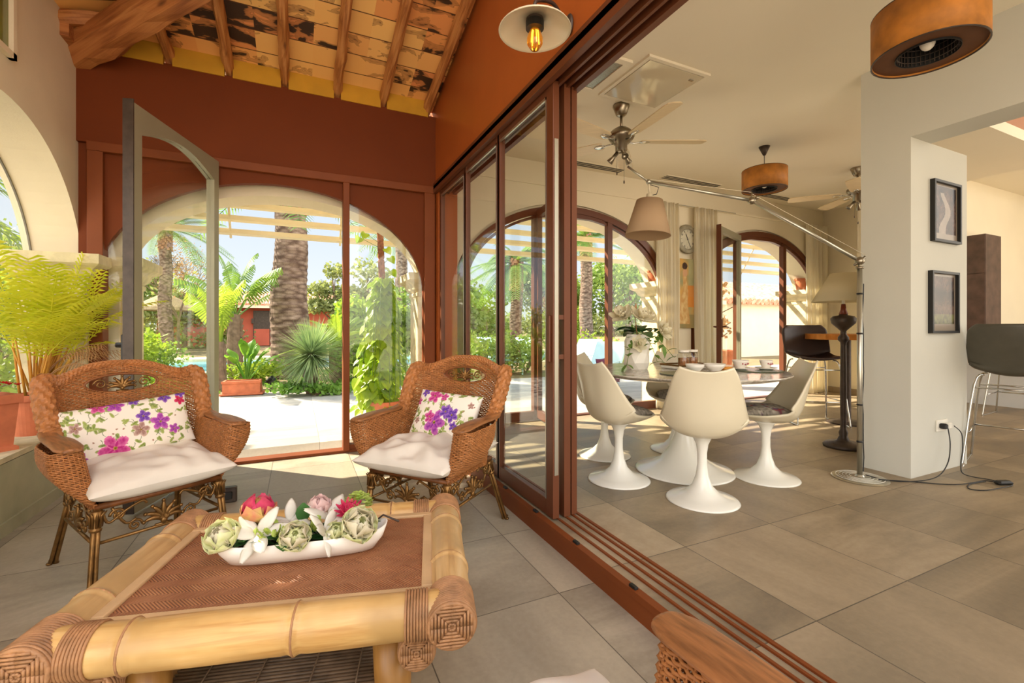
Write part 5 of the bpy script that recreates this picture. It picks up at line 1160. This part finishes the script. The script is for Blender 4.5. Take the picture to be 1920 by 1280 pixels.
t = thing('doorstop_box', 'small dark box on the floor behind the left wicker armchair', 'box', (-.42,3.55,0)); MB().rbox((0,0,.05),(.10,.05,.1),bev=.006).build('box_body', m_dark, t); mb = MB(); mb.rbox((0,-.03,.05),(.05,.015,.05),bev=.004); mb.build('clasp', m_black, t)
# ---------------------------------------------------------------- plants indoors
def frond(mb, p, az, el, L, droop, lf, n=22, wdt=.016, fold=.4, rr=random, rach=.004, start=.25):
    pts = []; p = Vector(p); n2 = 14
    for i in range(n2+1): f = i/n2; pts.append(p+V(cos(az)*cos(el), sin(az)*cos(el), sin(el))*(L*f)+V(cos(az)*.25*droop,sin(az)*.25*droop,-droop)*f*f)
    mb.tube(pts, [rach*(1-.75*i/n2) for i in range(n2+1)], 5)
    for i in range(n):
        f = start+(1-start)*(i+.5)/n; q = f*n2; k = min(n2-1, int(q)); c = pts[k].lerp(pts[k+1], q-k); d = (pts[k+1]-pts[k]).normalized(); sd = d.cross(V(0,0,1)); sd = sd.normalized() if sd.length > .01 else V(1,0,0); up = sd.cross(d)
        l = lf*sin(pi*(.12+.8*(f-start)/(1-start)))**.6
        for s_ in (-1,1):
            dd = (sd*s_*(.8)+d*.6+up*fold*.5+V(0,0,-.15)).normalized(); e_ = d*wdt/2; m_ = c+dd*l*.55; tp = c+dd*l-V(0,0,.22*l)
            mb.add([c-e_*.6, c+e_*.6, m_+e_, m_-e_, tp], [(0,1,2,3),(3,2,4)])
def areca(loc, label, seed, h, sc=1):
    rr = random.Random(seed); t = thing('potted_palm', label, 'potted plant', loc); m_ = m_terra
    MB().lathe([(0,0),(.13*sc,0),(.165*sc,.30*sc),(.18*sc,.30*sc),(.18*sc,.35*sc),(.16*sc,.35*sc),(.15*sc,.32*sc),(0,.32*sc)], 36).build('pot', m_terra, t, smooth=False); MB().lathe([(0,.325*sc),(.15*sc,.325*sc)], 20, cap=False).build('soil', m_soil, t)
    st = MB(); lf = MB(); dr = MB()
    for k in range(44):
        a = rr.uniform(-2.3,1.7); r = rr.uniform(0,.08); p = V(r*cos(a), r*sin(a), .32*sc); el = rr.uniform(R(58), R(88)); hh = rr.uniform(.25,.5)*h
        top = p+V(cos(a)*cos(el),sin(a)*cos(el),sin(el))*hh; st.tube([p, p.lerp(top,.5)+V(0,0,.01), top], [.009,.007,.005], 6)
        frond(lf, top, a+rr.uniform(-.3,.3), rr.uniform(R(42),R(84)), h*rr.uniform(.5,.8), rr.uniform(.05,.28)*h, .19, 15, .017, rr=rr, start=.08)
    for k in range(7): a = rr.uniform(-1.2,.9); frond(dr, (0,0,.34*sc), a, R(rr.uniform(50,72)), h*.85, rr.uniform(.35,.6)*h, .10, 12, .006, fold=-1.2, rr=rr, start=.5)
    st.build('stalks', L_arecab, t, smooth=True); lf.build('fronds', L_areca, t); dr.build('dry_fronds', L_dry, t); return t
areca((-1.64,4.23,.435), 'yellow green potted palm in a terracotta pot on the stone ledge', 3, .92, .78)
t = thing('square_planter', 'square terracotta planter with red flowers at the left edge', 'planter', (-1.66,3.72,.435)); mb = MB(); mb.lathe([(0,0),(.15,0),(.15,.02),(.125,.03),(.15,.28),(.17,.28),(.17,.33),(.145,.33),(.135,.29),(0,.29)], 4); mb.build('planter_body', m_terra, t)
mb = MB(); lf = MB(); rr = random.Random(9)
for k in range(12):
    a = rr.uniform(0,2*pi); d = V(cos(a)*.5, sin(a)*.5, 1); mb.tube([(0,0,.29), d*.1+V(0,0,.29)], .003, 5)
    for j in range(3): b = a+rr.uniform(-2,2); leafblade(lf, d*.05*(j+1)*.6+V(0,0,.28), (cos(b),sin(b),.3), .06, .045)
mb.build('stems', L_grn, t); lf.build('leaves', L_grn, t, smooth=True); mb = MB()
for k in range(9):
    c = V(.06+rr.uniform(-.06,.06), rr.uniform(-.06,.06), .37+.05*rr.random())
    for j in range(6): petal(mb, c, j*1.05+k, R(25), .022, .018, .2, 2, 2)
mb.build('flowers', L_red, t, smooth=True)
# climbing pothos on a moss pole, outside the right pane
def heart(mb, p, d, L, up):
    d = Vector(d).normalized(); sd = d.cross(up); sd = sd.normalized() if sd.length > .01 else V(1,0,0); nn = sd.cross(d)
    o_ = [(0,.0),(-.12,.34),(.12,.5),(.5,.4),(.8,.18),(1,0),(.8,-.18),(.5,-.4),(.12,-.5),(-.12,-.34)]
    vs = [Vector(p)+d*(.35*L)-nn*.04*L]+[Vector(p)+d*(a*L)+sd*(b*L)+nn*(.12*L*abs(b)*2-.1*L*a*a) for a, b in o_]; mb.add(vs, [(0, 1+i, 1+(i+1)%10) for i in range(10)])
t = thing('pothos_on_moss_pole', 'tall bright pothos climbing a mossy pole outside the right pane', 'potted plant', (.90,5.28,0)); rr = random.Random(21)
MB().lathe([(0,0),(.16,0),(.2,.3),(.215,.3),(.215,.34),(.19,.34),(.18,.3),(0,.3)], 32).build('pot', m_terra, t)
mb = MB(); pts = [V(-.09*(z/2.2)+.03, 0, z) for z in [.3+1.93*i/90 for i in range(91)]]; mb.tube(pts, [.034+.007*noise.noise(V(i*.9,0,0))*2+.003*(i%2) for i in range(91)], 12); mb.build('moss_pole', plain('coir_pole', (142,92,66), .95, 0, .1, .35, 40, .8, 90), t, smooth=True)
mb = MB(); st = MB()
for k in range(900):
    z = rr.uniform(.25,1.72); a = rr.uniform(0,2*pi); wz = .06+.19*min(1,(1.85-z)/1.2); r = wz*sqrt(rr.random()); c = V(-.03-.06*(1-z/1.8)+r*cos(a), r*sin(a)*.8, z+.0); heart(mb, c, (cos(a)*.6, sin(a)*.5-.2, -.8+rr.uniform(-.3,.5)), rr.uniform(.06,.125), V(cos(a), sin(a)-.5, .5))
for k in range(26):
    a = rr.uniform(0,2*pi); z = rr.uniform(.9,1.8); p = V(.1*cos(a),.1*sin(a),z); st.tube([p, p+V(.12*cos(a),.1*sin(a),-.2), p+V(.16*cos(a),.12*sin(a),-.7*z)], .003, 5)
for z, dx in ((1.95,.1),(2.15,-.22),(2.2,-.16),(1.8,.12),(2.05,.06)): heart(mb, (-.06+dx,-.03,z), (.3*(1 if dx>0 else -1),-.4,-.5), .10, V(0,-1,.3)); st.tube([(-.05,0,z-.1),(-.06+dx,-.03,z)], .003, 5)
st.tube([(-.02,0,1.7),(-.12,-.02,1.75),(-.24,-.02,1.6),(-.26,-.02,1.35),(-.2,0,1.1)], .004, 5); mb.build('leaves', L_pothos, t); st.build('vines', L_grn, t)
# ---------------------------------------------------------------- garden ground
def gz(o): return o
struct(MB().box(-30,40,5.0,9.3,-.12,-.001).build('terrace', m_terr), 'pale tiled terrace outside the arched openings', 'terrace')
struct(MB().box(-30,-1.86,-6,5.0,-.12,-.001).build('side_terrace', m_terr))
mb = MB(); mb.box(-60,80,9.3,13.2,-.12,-.005); struct(mb.build('planting_bed', m_ground))
mb = MB(); mb.box(-60,80,20.5,120,-.14,-.02); struct(mb.build('garden_ground', m_ground))
mb = MB(); mb.box(-60,80,13.2,13.9,-.12,.03); mb.box(-60,80,19.3,20.6,-.12,.03); struct(mb.build('pool_coping', m_stone), 'pale stone coping around the swimming pool', 'coping')
struct(MB().box(-60,40,13.9,19.3,-.3,-.06).build('pool_water', m_water), 'turquoise swimming pool beyond the planting', 'pool')
rr = random.Random(77)
mb = MB()
for k in range(2600):
    x = rr.uniform(-6,3.5); y = rr.uniform(9.25,13); a = rr.uniform(0,2*pi); h = rr.uniform(.06,.28); d = V(cos(a)*.5,sin(a)*.5,1)
    leafblade(mb, (x,y,0), d, h, .05, up=V(cos(a+1.5),sin(a+1.5),.1), droop=.5, n=2)
tag(mb.build('ground_cover', L_grass), 'low green ground cover in the planting bed by the terrace', 'ground cover', kind='stuff')
def cloud(mb, c, rad, n, sz, rr, shell=.5, holes=0):
    c = Vector(c)
    for k in range(n):
        z = rr.uniform(-1,1); a = rr.uniform(0,2*pi); q = sqrt(1-z*z); r = shell+(1-shell)*rr.random()
        nz = noise.noise(V(q*cos(a)*1.7, q*sin(a)*1.7, z*1.7)+c)
        if nz < holes-.6: continue
        r *= 1+.35*nz; p = c+V(rad[0]*q*cos(a)*r, rad[1]*q*sin(a)*r, rad[2]*z*r); d = V(rr.uniform(-1,1),rr.uniform(-1,1),rr.uniform(-.8,.8)).normalized(); s2 = d.cross(V(rr.uniform(-1,1),rr.uniform(-1,1),.3)).normalized(); l = sz*rr.uniform(.6,1.3)
        mb.add([p-d*l/2, p+s2*l*.28, p+d*l/2, p-s2*l*.28], [(0,1,2,3)])
def tree(name, loc, h, rad, label, mat, n=2200, sz=.22, seed=0, cat='tree', trunk=.14, grp='trees beyond the pool', clumps=9, low=.35):
    rr = random.Random(seed); t = thing(name, label, cat, loc, 0, grp); mb = MB(); tk = MB(); tk.tube([(0,0,0),(rr.uniform(-.2,.2),0,h*.4),(rr.uniform(-.3,.3),0,h*.8)], [trunk,trunk*.7,trunk*.2], 8)
    for k in range(clumps):
        a = rr.uniform(0,2*pi); r = rr.uniform(0,.75)*rad; z = h*(low+(1-low)*rr.random()**.8)*.9; c = (r*cos(a), r*sin(a)*.6, z); s_ = rr.uniform(.28,.5)*rad
        cloud(mb, c, (s_*1.2,s_,s_*.8), n//clumps, sz, rr, .35); tk.tube([(0,0,z*.6), c], [trunk*.35,trunk*.1], 5)
    tk.build('trunk', m_trunk, t); mb.build('foliage', mat, t); return t
def bush(loc, rad, label, mat, n=1200, sz=.12, seed=0, grp='garden bushes', name='garden_bush'):
    rr = random.Random(seed); t = thing(name, label, 'bush', loc, 0, grp); mb = MB()
    for k in range(6): a = rr.uniform(0,2*pi); cloud(mb, (rad[0]*.5*cos(a), rad[1]*.5*sin(a), rad[2]*rr.uniform(.35,.75)), (rad[0]*.6,rad[1]*.6,rad[2]*.4), n//6, sz, rr, .3)
    mb.build('foliage', mat, t); tk = MB()
    for k in range(5): a = rr.uniform(0,2*pi); tk.tube([(0,0,0),(rad[0]*.4*cos(a),rad[1]*.4*sin(a),rad[2]*.6)], .02, 5)
    tk.build('stems', m_trunk, t); return t
def pxpos(u, fw): r_ = (u-960)/853*fw; return (r_*.9048+fw*.4258, fw*.9048-r_*.4258)
def palm(name, loc, h, r0, r1, label, nf=34, fl=2.6, lf=.5, seed=0, mat=None, boots=True, dr=1.5, wd=.05, grp='palm trees', cat='palm tree'):
    rr = random.Random(seed); t = thing(name, label, cat, loc, 0, grp); mb = MB(); n = 60
    mb.tube([(.03*sin(i*.2),0,h*i/n) for i in range(n+1)], [(r0+(r1-r0)*min(1,i/n*1.15))*(1+.018*(1 if i%2 else -1)+.03*noise.noise(V(i*.7,seed,0))) for i in range(n+1)], 26); mb.build('trunk', m_bark, t)
    if boots:
        mb = MB()
        for k in range(90): z = h-.0-.9*(k/90)*1.2; a = k*2.4; mb.m = Matrix.Translation((0,0,z)) @ Matrix.Rotation(a, 4, 'Z') @ Matrix.Rotation(R(-28), 4, 'Y'); mb.rbox((r1*1.05+.03,0,.03),(.06,.11,.2),bev=.015)
        mb.build('leaf_bases', plain('palm_boots', (168,124,96), .9, 0, .2, .35, 9), t)
    mb = MB()
    for k in range(nf): frond(mb, (0,0,h-.05), rr.uniform(0,2*pi), rr.uniform(R(-15),R(75)), fl*rr.uniform(.8,1.1), dr*rr.uniform(.5,1.1), lf, 30, wd, rr=rr, rach=.02, start=.12)
    mb.build('fronds', mat or L_palm, t); return t
x, y = pxpos(544, 10.6); palm('date_palm', (x,y,0), 4.75, .46, .31, 'thick date palm trunk rising through the garden opening view', seed=1, fl=2.4, dr=1.2)
x, y = pxpos(752, 22); palm('date_palm', (x,y,0), 6.2, .32, .26, 'distant palm trunk seen right of the pothos', seed=2)
x, y = pxpos(1099, 21); palm('date_palm', (x,y,-.0), 5.3, .33, .25, 'palm with slim trunk seen through the left dining window', seed=3, fl=2.2, dr=1.0)
x, y = pxpos(968, 16); palm('date_palm', (x,y,0), 3.4, .22, .2, 'shorter palm seen through the sliding glass', seed=4, fl=1.8, dr=1.6, lf=.4)
x, y = pxpos(310, 20); palm('date_palm', (x,y,0), 5.5, .28, .22, 'far palm behind the open door leaf', seed=5)
palm('date_palm', (-5.2,7.6,0), 3.3, .22, .2, 'palm outside the left side window', seed=6, fl=2.0, dr=1.7, lf=.45)
palm('date_palm', (-8.5,9.5,0), 4.2, .25, .2, 'farther palm outside the left side window', seed=7, fl=2.2, dr=1.6, lf=.45)
# spiky yucca ball
x, y = pxpos(584, 8.0); t = thing('yucca', 'round ball of spiky blue green yucca leaves by the terrace', 'yucca', (x,y,0)); mb = MB(); rr = random.Random(31)
for k in range(1300):
    z = rr.uniform(-.85,1); a = rr.uniform(0,2*pi); q = sqrt(1-z*z); d = V(q*cos(a), q*sin(a), z); L = rr.uniform(.60,.76); sd = d.cross(V(.3,.2,1)).normalized()*.006; c = V(0,0,.68); mb.add([c+d*.06-sd, c+d*.06+sd, c+d*L*.6+sd*1.1-V(0,0,.01), c+d*L*.6-sd*1.1-V(0,0,.01), c+d*L-V(0,0,.05*q)], [(0,1,2,3),(3,2,4)])
mb.build('spikes', L_yucca, t); MB().tube([(0,0,0),(0,0,.3),(0,0,.68)], [.09,.11,.06], 14).build('stem', m_bark, t, smooth=True)
bush((x+.05,y-.25,0), (.75,.3,.22), 'low green plants around the foot of the yucca', L_grass, 700, .1, 5)
# cycad, strelitzias, banana-like leaves
x, y = pxpos(632, 9.6); t = thing('cycad', 'green cycad with arching fronds behind the yucca', 'cycad', (x,y,0)); mb = MB(); rr = random.Random(12)
for k in range(34): frond(mb, (0,0,.75), rr.uniform(0,2*pi), rr.uniform(R(5),R(75)), 1.05, .35, .16, 34, .018, rr=rr, rach=.008, start=.08)
mb.build('fronds', L_bush3, t); MB().tube([(0,0,0),(0,0,.75)], .16, 14).build('trunk', m_bark, t)
def paddle(mb, p, az, el, L, stalk, W, tear, rr):
    d = V(cos(az)*cos(el), sin(az)*cos(el), sin(el)); p = Vector(p); q = p+d*stalk; mb.tube([p, q], [.02,.012], 6); sd = V(-sin(az), cos(az), 0); up = sd.cross(d)*-1; n = 18
    for i in range(n):
        f0, f1 = i/n, (i+1)/n; g0 = f1-.012*tear
        for s_ in (-1,1):
            def pt(f, o_): return q+d*(L*f)-V(0,0,1)*(L*.35*f*f)+V(cos(az),sin(az),0)*(L*.15*f*f)+sd*s_*(W*sin(pi*(.06+.9*f))**.7*o_)-V(0,0,1)*W*o_*o_*.35*(1+tear)
            jit = rr.uniform(.8,1.05) if tear else 1; mb.add([pt(f0,0), pt(g0,0), pt(g0,jit), pt(f0+.012*tear,jit)], [(0,1,2,3)])
def strel(loc, label, H_, nl, seed, trunk=0, mat=None, W=.26, L=1.1, tear=1, el0=50, st=.5):
    rr = random.Random(seed); t = thing('strelitzia', label, 'strelitzia', loc, 0, 'broad leaved strelitzias'); mb = MB()
    for k in range(nl): paddle(mb, (0,0,H_), rr.uniform(0,2*pi), R(rr.uniform(el0,86)), L*rr.uniform(.8,1.1), st*rr.uniform(.8,1.3), W*rr.uniform(.8,1.1), tear, rr)
    mb.build('leaves', mat or L_banana, t)
    tk = MB(); tk.tube([(.06,0,0),(-.02,0,H_*.5),(0,0,H_+.1)], [trunk*1.3+.03,trunk+.03,trunk*.8+.02], 12)
    for k in range(20 if trunk else 4): z = H_*k/20; a = k*pi; tk.tube([(trunk*cos(a),0,z),(trunk*1.3*cos(a),.02,z+.14)], .03, 5)
    tk.build('stem', m_trunk, t); return t
x, y = pxpos(440, 10); strel((x,y,0), 'tall strelitzia with ragged leaves and leaning trunk left of the date palm', 1.35, 13, 1, .11, L_palm, .22, 1.25, 1, 40)
x, y = pxpos(412, 8.3); strel((x,y,0), 'bright broad leaved strelitzia beside the open door leaf', .8, 10, 2, .06, L_bush3, .2, .95, 1, 55)
x, y = pxpos(462, 8.6); strel((x,y,0), 'small bright strelitzia behind the terracotta planter', .12, 12, 3, 0, L_banana, .09, .38, 0, 50, .45)
x, y = pxpos(470, 9.4); bush((x,y,0), (.7,.4,.5), 'flowering green shrub between strelitzia and palm trunk', L_bush3, 900, .1, 6)
x, y = pxpos(455, 7.85); t = thing('planter_box', 'low rectangular terracotta planter on the terrace', 'planter', (x,y,0), R(-3)); MB().rbox((0,0,.025),(.66,.34,.03),bev=.008).build('saucer', m_terra, t); mb = MB()
for a in ((-.28,.28,-.14,-.11),(-.28,.28,.11,.14),(-.28,-.25,-.11,.11),(.25,.28,-.11,.11)): mb.box(*a,.04,.25)
mb.box(-.27,.27,-.13,.13,.04,.2); mb.box(-.295,.295,-.155,-.14,.21,.25); mb.build('planter_body', m_terra, t); MB().box(-.25,.25,-.11,.11,.2,.215).build('soil', m_soil, t)
t = thing('garden_spotlight', 'small black garden spotlight beside the terracotta planter', 'spotlight', (x+.42,y+.12,0)); mb = MB(); mb.tube([(0,0,0),(0,0,.2)], .012); mb.m = Matrix.Translation((0,0,.22)) @ aim((.6,-.4,.5)); mb.lathe([(0,-.06),(.045,-.06),(.055,.06),(.05,.06),(0,.05)], 18); mb.build('spot_head', m_black, t)
# pool house
t = thing('pool_house', 'low red pool house with pale clay tiled roof beyond the pool', 'building', (0,0,0)); xL, yL = pxpos(420, 31); X0, Y0 = xL, 33.0
MB().box(-7.5,6,33,38,0,2.55).build('red_wall', m_red, t); mb = MB(); mb.box(-2.55,-1.6,32.9,33.0,0,2.2); mb.build('doorway', m_dark, t); mb = MB(); mb.box(-2.65,-2.5,32.85,33,1.4,1.7); mb.build('wall_lantern', m_dark, t); MB().box(-2.5,-1.65,32.86,32.9,.0,1.05).build('half_door', m_red, t)
mb = MB(); n = 76
for k in range(n):
    x = -8.2+15*k/n; w_ = 15/n
    for j in range(1): mb.tube([(x+w_/2, 32.2, 2.55), (x+w_/2, 36.0, 3.55)], [w_*.52, w_*.5], 8)
mb.add([(-8.3,32.2,2.45),(6.9,32.2,2.45),(6.9,36,3.5),(-8.3,36,3.5)], [(0,1,2,3)]); mb.build('tiled_roof', m_tile, t); MB().box(-8.2,6.8,32.15,32.3,2.35,2.5).build('cornice', m_plaster, t)
# thatched parasol
x, y = pxpos(310, 20.5+1.2); t = thing('thatched_parasol', 'thatched parasol by the pool seen through the open leaf glass', 'parasol', (x,y,0)); MB().tube([(0,0,0),(0,0,2.6)], .06, 10).build('pole', m_trunk, t); MB().lathe([(1.3,1.95),(1.25,2.1),(.6,2.5),(.05,2.8),(0,2.8)], 30, cap=False).build('thatch', m_thatch, t)
# background planting
specs = [(215,24,4.2,2.4,L_bush,'dense green tree at far left, behind the capital'),(255,26,5.2,2.8,L_bush2,'olive green tree behind the open door leaf, left'),(345,25,4.4,3.0,L_bush2,'airy olive tree behind the open door leaf, right'),(395,28,3.4,2.0,L_bush,'mid green tree just left of the strelitzias'),
 (478,38,4.4,3.0,L_bush2,'small greyish tree above the pool house roof'),(590,38.5,4.7,2.4,L_bush2,'pale tree above the roof right of the date palm'),(625,26,5.0,1.5,L_bush2,'slim airy eucalyptus right of the mullion'),(690,26,4.9,2.2,L_bush2,'wispy tree behind the pothos pole'),
 (660,15,2.1,1.2,L_bush3,'bright green shrub tree behind the right pane'),(730,14,1.9,1.2,L_bush,'leafy tree close behind the pothos'),(800,17,2.8,1.6,L_bush,'green tree behind the frame corner'),(870,22,3.6,2.0,L_bush2,'pale green tree through the farthest sliding leaf'),(925,21.5,3.2,2.0,L_bush,'green tree through the middle sliding leaf'),(1010,24,4.4,2.2,L_bush2,'olive tree through the nearest sliding leaf'),
 (1068,30,4.5,2.6,L_bush,'tree left of the slim palm in the dining window'),(1150,30,6.0,2.8,L_bush,'dark green conifer right of the dining window mullion'),(1195,26,5.4,2.6,L_bush,'tall green tree above the stone pillar outside'),(1130,22,2.2,1.4,L_bush3,'low bright shrub under the dining window trees'),(1380,24,5.0,2.6,L_bush,'green tree above the tiled roof on the right')]
for i, (u, fw, h, rd, mt, lb) in enumerate(specs):
    x, y = pxpos(u, fw); y = max(y, 21.2) if fw > 19 else y
    tree('garden_tree', (x,y,0), h, rd, lb, mt, n=2600, sz=.10+.0065*fw, seed=40+i, low=.1 if h < 5 else .3, clumps=11)
for i, (x, y, h, rd, mt, lb) in enumerate(((-4.4,6.6,1.5,1.2,L_bush,'green shrub low outside the left side window'),(-3.9,8.6,2.6,1.3,L_bush3,'bright shrub outside left of the garden opening'),(-4.6,10.4,3.0,1.4,L_bush,'dark shrub farther outside left of the garden opening'),(-2.9,10.6,1.5,.9,L_bush3,'low leafy shrub before the pool at left'),(-7.6,6.5,3.2,1.8,L_bush2,'olive tree farther outside the left side window'),(-10,9,4.6,2.4,L_bush,'big tree far outside the left side window'),(-5.2,12.2,3.4,1.6,L_bush2,'olive shrub near the pool corner at left'),(-3.4,5.5,1.2,.6,L_bush3,'small bright bush outside behind the potted palm'))):
    tree('garden_shrub', (x,y,0), h, rd, lb, mt, n=1900, sz=.12, seed=90+i, grp='shrubs left of the house', trunk=.05, low=.12, cat='shrub')
for i, (u, fw) in enumerate(((218,10.5),(262,11),(700,9.5),(860,10.5),(905,11.5),(985,11.2),(1125,11.8))):
    x, y = pxpos(u, fw); bush((x,y,0), (.9,.6,1.0), ['bushy plant behind the left fixed pane','bushy plant low behind the open leaf glass','bush at the foot of the pothos','bush low behind the farthest sliding leaf','bush low behind the middle sliding leaf','bush low behind the nearest sliding leaf','bush low in the left dining window'][i], [L_bush3,L_bush,L_bush][i%3], 1300, .11, 60+i)
rr = random.Random(5); mb = MB()
for k in range(26):
    x = -24+2.6*k; cloud(mb, (x, 48+rr.uniform(-2,2), 1.2), (2.6,1.5,rr.uniform(1.6,2.8)), 650, .5, rr, .4)
tag(mb.build('distant_hedge', L_bush2), 'continuous band of distant trees on the horizon behind the garden', 'hedge', kind='stuff')
# bare reddish shrub in view through the open leaf
x, y = pxpos(335, 21); t = thing('bare_shrub', 'bare reddish twiggy tree seen through the open leaf glass', 'tree', (x,y,0)); mb = MB(); rr = random.Random(14)
def branch(p, d, L, r, k):
    q = p+d*L; mb.tube([p, p.lerp(q,.5)+V(rr.uniform(-.03,.03),0,0), q], [r, r*.8, r*.6], 5)
    if k:
        for _ in range(3): branch(q, (d+V(rr.uniform(-.7,.7),rr.uniform(-.7,.7),rr.uniform(-.1,.5))).normalized(), L*.72, r*.6, k-1)
branch(V(0,0,0), V(0,0,1), 1.5, .09, 5); mb.build('branches', m_trunk, t); m2 = MB(); cloud(m2, (0,0,3.8), (1.3,1.2,1.6), 900, .1, rr, .1); m2.build('leaves', L_dry, t)
# louvred awning outside the arches
def awning(x0, x1, label, ns=7):
    t = thing('louvred_awning', label, 'awning', (0,0,0), 0, 'louvred awnings outside the arches'); mb = MB()
    for k in range(ns):
        y = 5.07+.08*k; z = 2.91-.125*k; mb.m = Matrix.Translation(((x0+x1)/2, y, z)) @ Matrix.Rotation(R(-12), 4, 'X'); mb.rbox((0,0,0),(x1-x0,.062,.05)); 
    mb.build('slats', m_cream, t); mb = MB(); n = max(2, round((x1-x0)/1.2))
    for i in range(n+1): x = x0+.04+(x1-x0-.08)*i/n; mb.tube([(x,5.055,2.94),(x,5.57,2.10)], .012, 6)
    mb.build('struts', m_cream, t); mb = MB(); mb.tube([(x0,5.05,2.9),(x1,5.05,2.9)], .022, 8); mb.build('brackets', m_cream, t)
awning(-1.75, 1.55, 'cream louvred awning outside the garden opening'); awning(1.75, 4.75, 'cream louvred awning outside the left dining window'); awning(4.95, 8.2, 'cream louvred awning outside the right dining window')
tree('sun_blocker_tree', (-4.7,6.0,0), 6.2, 2.3, 'dense tree added to block sun at the left side window', L_bush, n=9000, sz=.22, seed=300, low=.42, clumps=16, grp='trees beyond the pool')  # added crown that keeps sun through the left arch off the table
# neighbouring wing outside the right dining window
t = thing('garden_wing', 'pale rendered garden wing with red clay roof outside the right window', 'building', (0,0,0)); MB().box(14.4,24,12.2,13.0,0,2.2).build('wing_wall', m_plaster, t); mb = MB()
for k in range(34): x = 14.1+.26*k; mb.tube([(x,11.9,2.15),(x,14.5,3.1)], .13, 8)
mb.build('tiled_roof', m_tile, t); MB().box(14.1,14.4,11.9,13,2.0,2.2).build('cornice', m_plaster, t)
def pot(loc, r, h, label, m=m_terra): o = MB().lathe([(0,0),(r*.7,0),(r*.95,h*.85),(r*1.06,h*.85),(r*1.06,h),(r*.9,h),(r*.85,h*.9),(0,h*.9)], 28).build('terracotta_pot', m, loc=loc); tag(o, label, 'pot', 'terracotta pots outside')
pot((4.44,4.85,1.78), .09, .17, 'terracotta pot on the outer pillar capital, left of the pair'); pot((4.60,4.95,1.78), .085, .14, 'terracotta pot on the outer pillar capital, right of the pair'); pot((7.66,4.86,1.78), .09, .2, 'terracotta pot on the far pillar capital')
t = thing('potted_shrub', 'leggy dry shrub in tall terracotta pot outside the right window', 'potted plant', (7.35,6.3,0)); MB().lathe([(0,0),(.2,0),(.3,.62),(.34,.62),(.34,.72),(.28,.72),(.27,.66),(0,.66)], 32).build('pot', m_terra, t); mb = MB(); mb.tube([(0,0,.6),(.03,0,1.2),(0,0,2.0)], .03, 8)
for k in range(10): a = k*2.4; mb.tube([(.02,0,.9+.1*k),(.3*cos(a),.3*sin(a),1.05+.1*k)], .01, 5)
mb.build('stem', m_trunk, t); mb = MB(); cloud(mb, (0,0,1.15), (.3,.3,.3), 160, .12, random.Random(1), .2); cloud(mb, (0,0,1.9), (.22,.22,.25), 90, .12, random.Random(2), .2); mb.build('leaves', L_dry, t)
# loungers and chairs outside the dining window
def lounger(loc, rz, label, mat, grp='garden loungers'):
    t = thing('garden_lounger', label, 'lounger', loc, rz, grp); mb = MB(); mb.rbox((0,-.35,.32),(.62,1.2,.05),bev=.015); mb.build('seat', mat, t); mb = MB(); mb.m = Matrix.Translation((0,.25,.32)) @ Matrix.Rotation(R(48), 4, 'X'); mb.rbox((0,.36,.0),(.62,.75,.05),bev=.015); mb.build('backrest', mat, t)
    for sx in (-1,1):
        for y in (-.85,.2): MB().tube([(sx*.27,y,0),(sx*.27,y,.3)], .02, 8).build('leg', mat, t)
    for sx in (-1,1): MB().tube([(sx*.31,-.5,.3),(sx*.31,-.45,.5),(sx*.31,.2,.52),(sx*.31,.3,.35)], .016, 8).build('armrest', mat, t)
    return t
x, y = pxpos(1082, 10.5); l0 = lounger((x,y,0), R(-60), 'pale aqua lounger behind the open brown leaf', m_aqua); x, y = pxpos(1125, 8.6); copy_tree(l0, (x,y,0), R(-55), 'pale aqua lounger nearest the left dining window')
x, y = pxpos(975, 12.0); copy_tree(l0, (x,y,0), R(-40), 'pale aqua lounger by the pool through the nearest sliding leaf'); x, y = pxpos(905, 12.6); copy_tree(l0, (x,y,0), R(-30), 'pale aqua lounger by the pool through the middle sliding leaf')
x, y = pxpos(1112, 11.5); lounger((x,y,0), R(-70), 'wicker brown lounger between the pale ones', m_wick, None)
x, y = pxpos(1140, 8.0); o = pillow_mesh(.5,.5,.16,14,14).build('purple_cushion', plain('purple_cloth', (100,44,66), .9), smooth=True, loc=(x,y,.40), rot=(R(60),0,R(30))); tag(o, 'dark purple cushion leaning outside the left dining window', 'cushion')
for ob in COL.objects:
    if ob.type == 'MESH' and ob.parent is None and 'kind' not in ob and 'category' not in ob: ob['kind'] = 'structure'
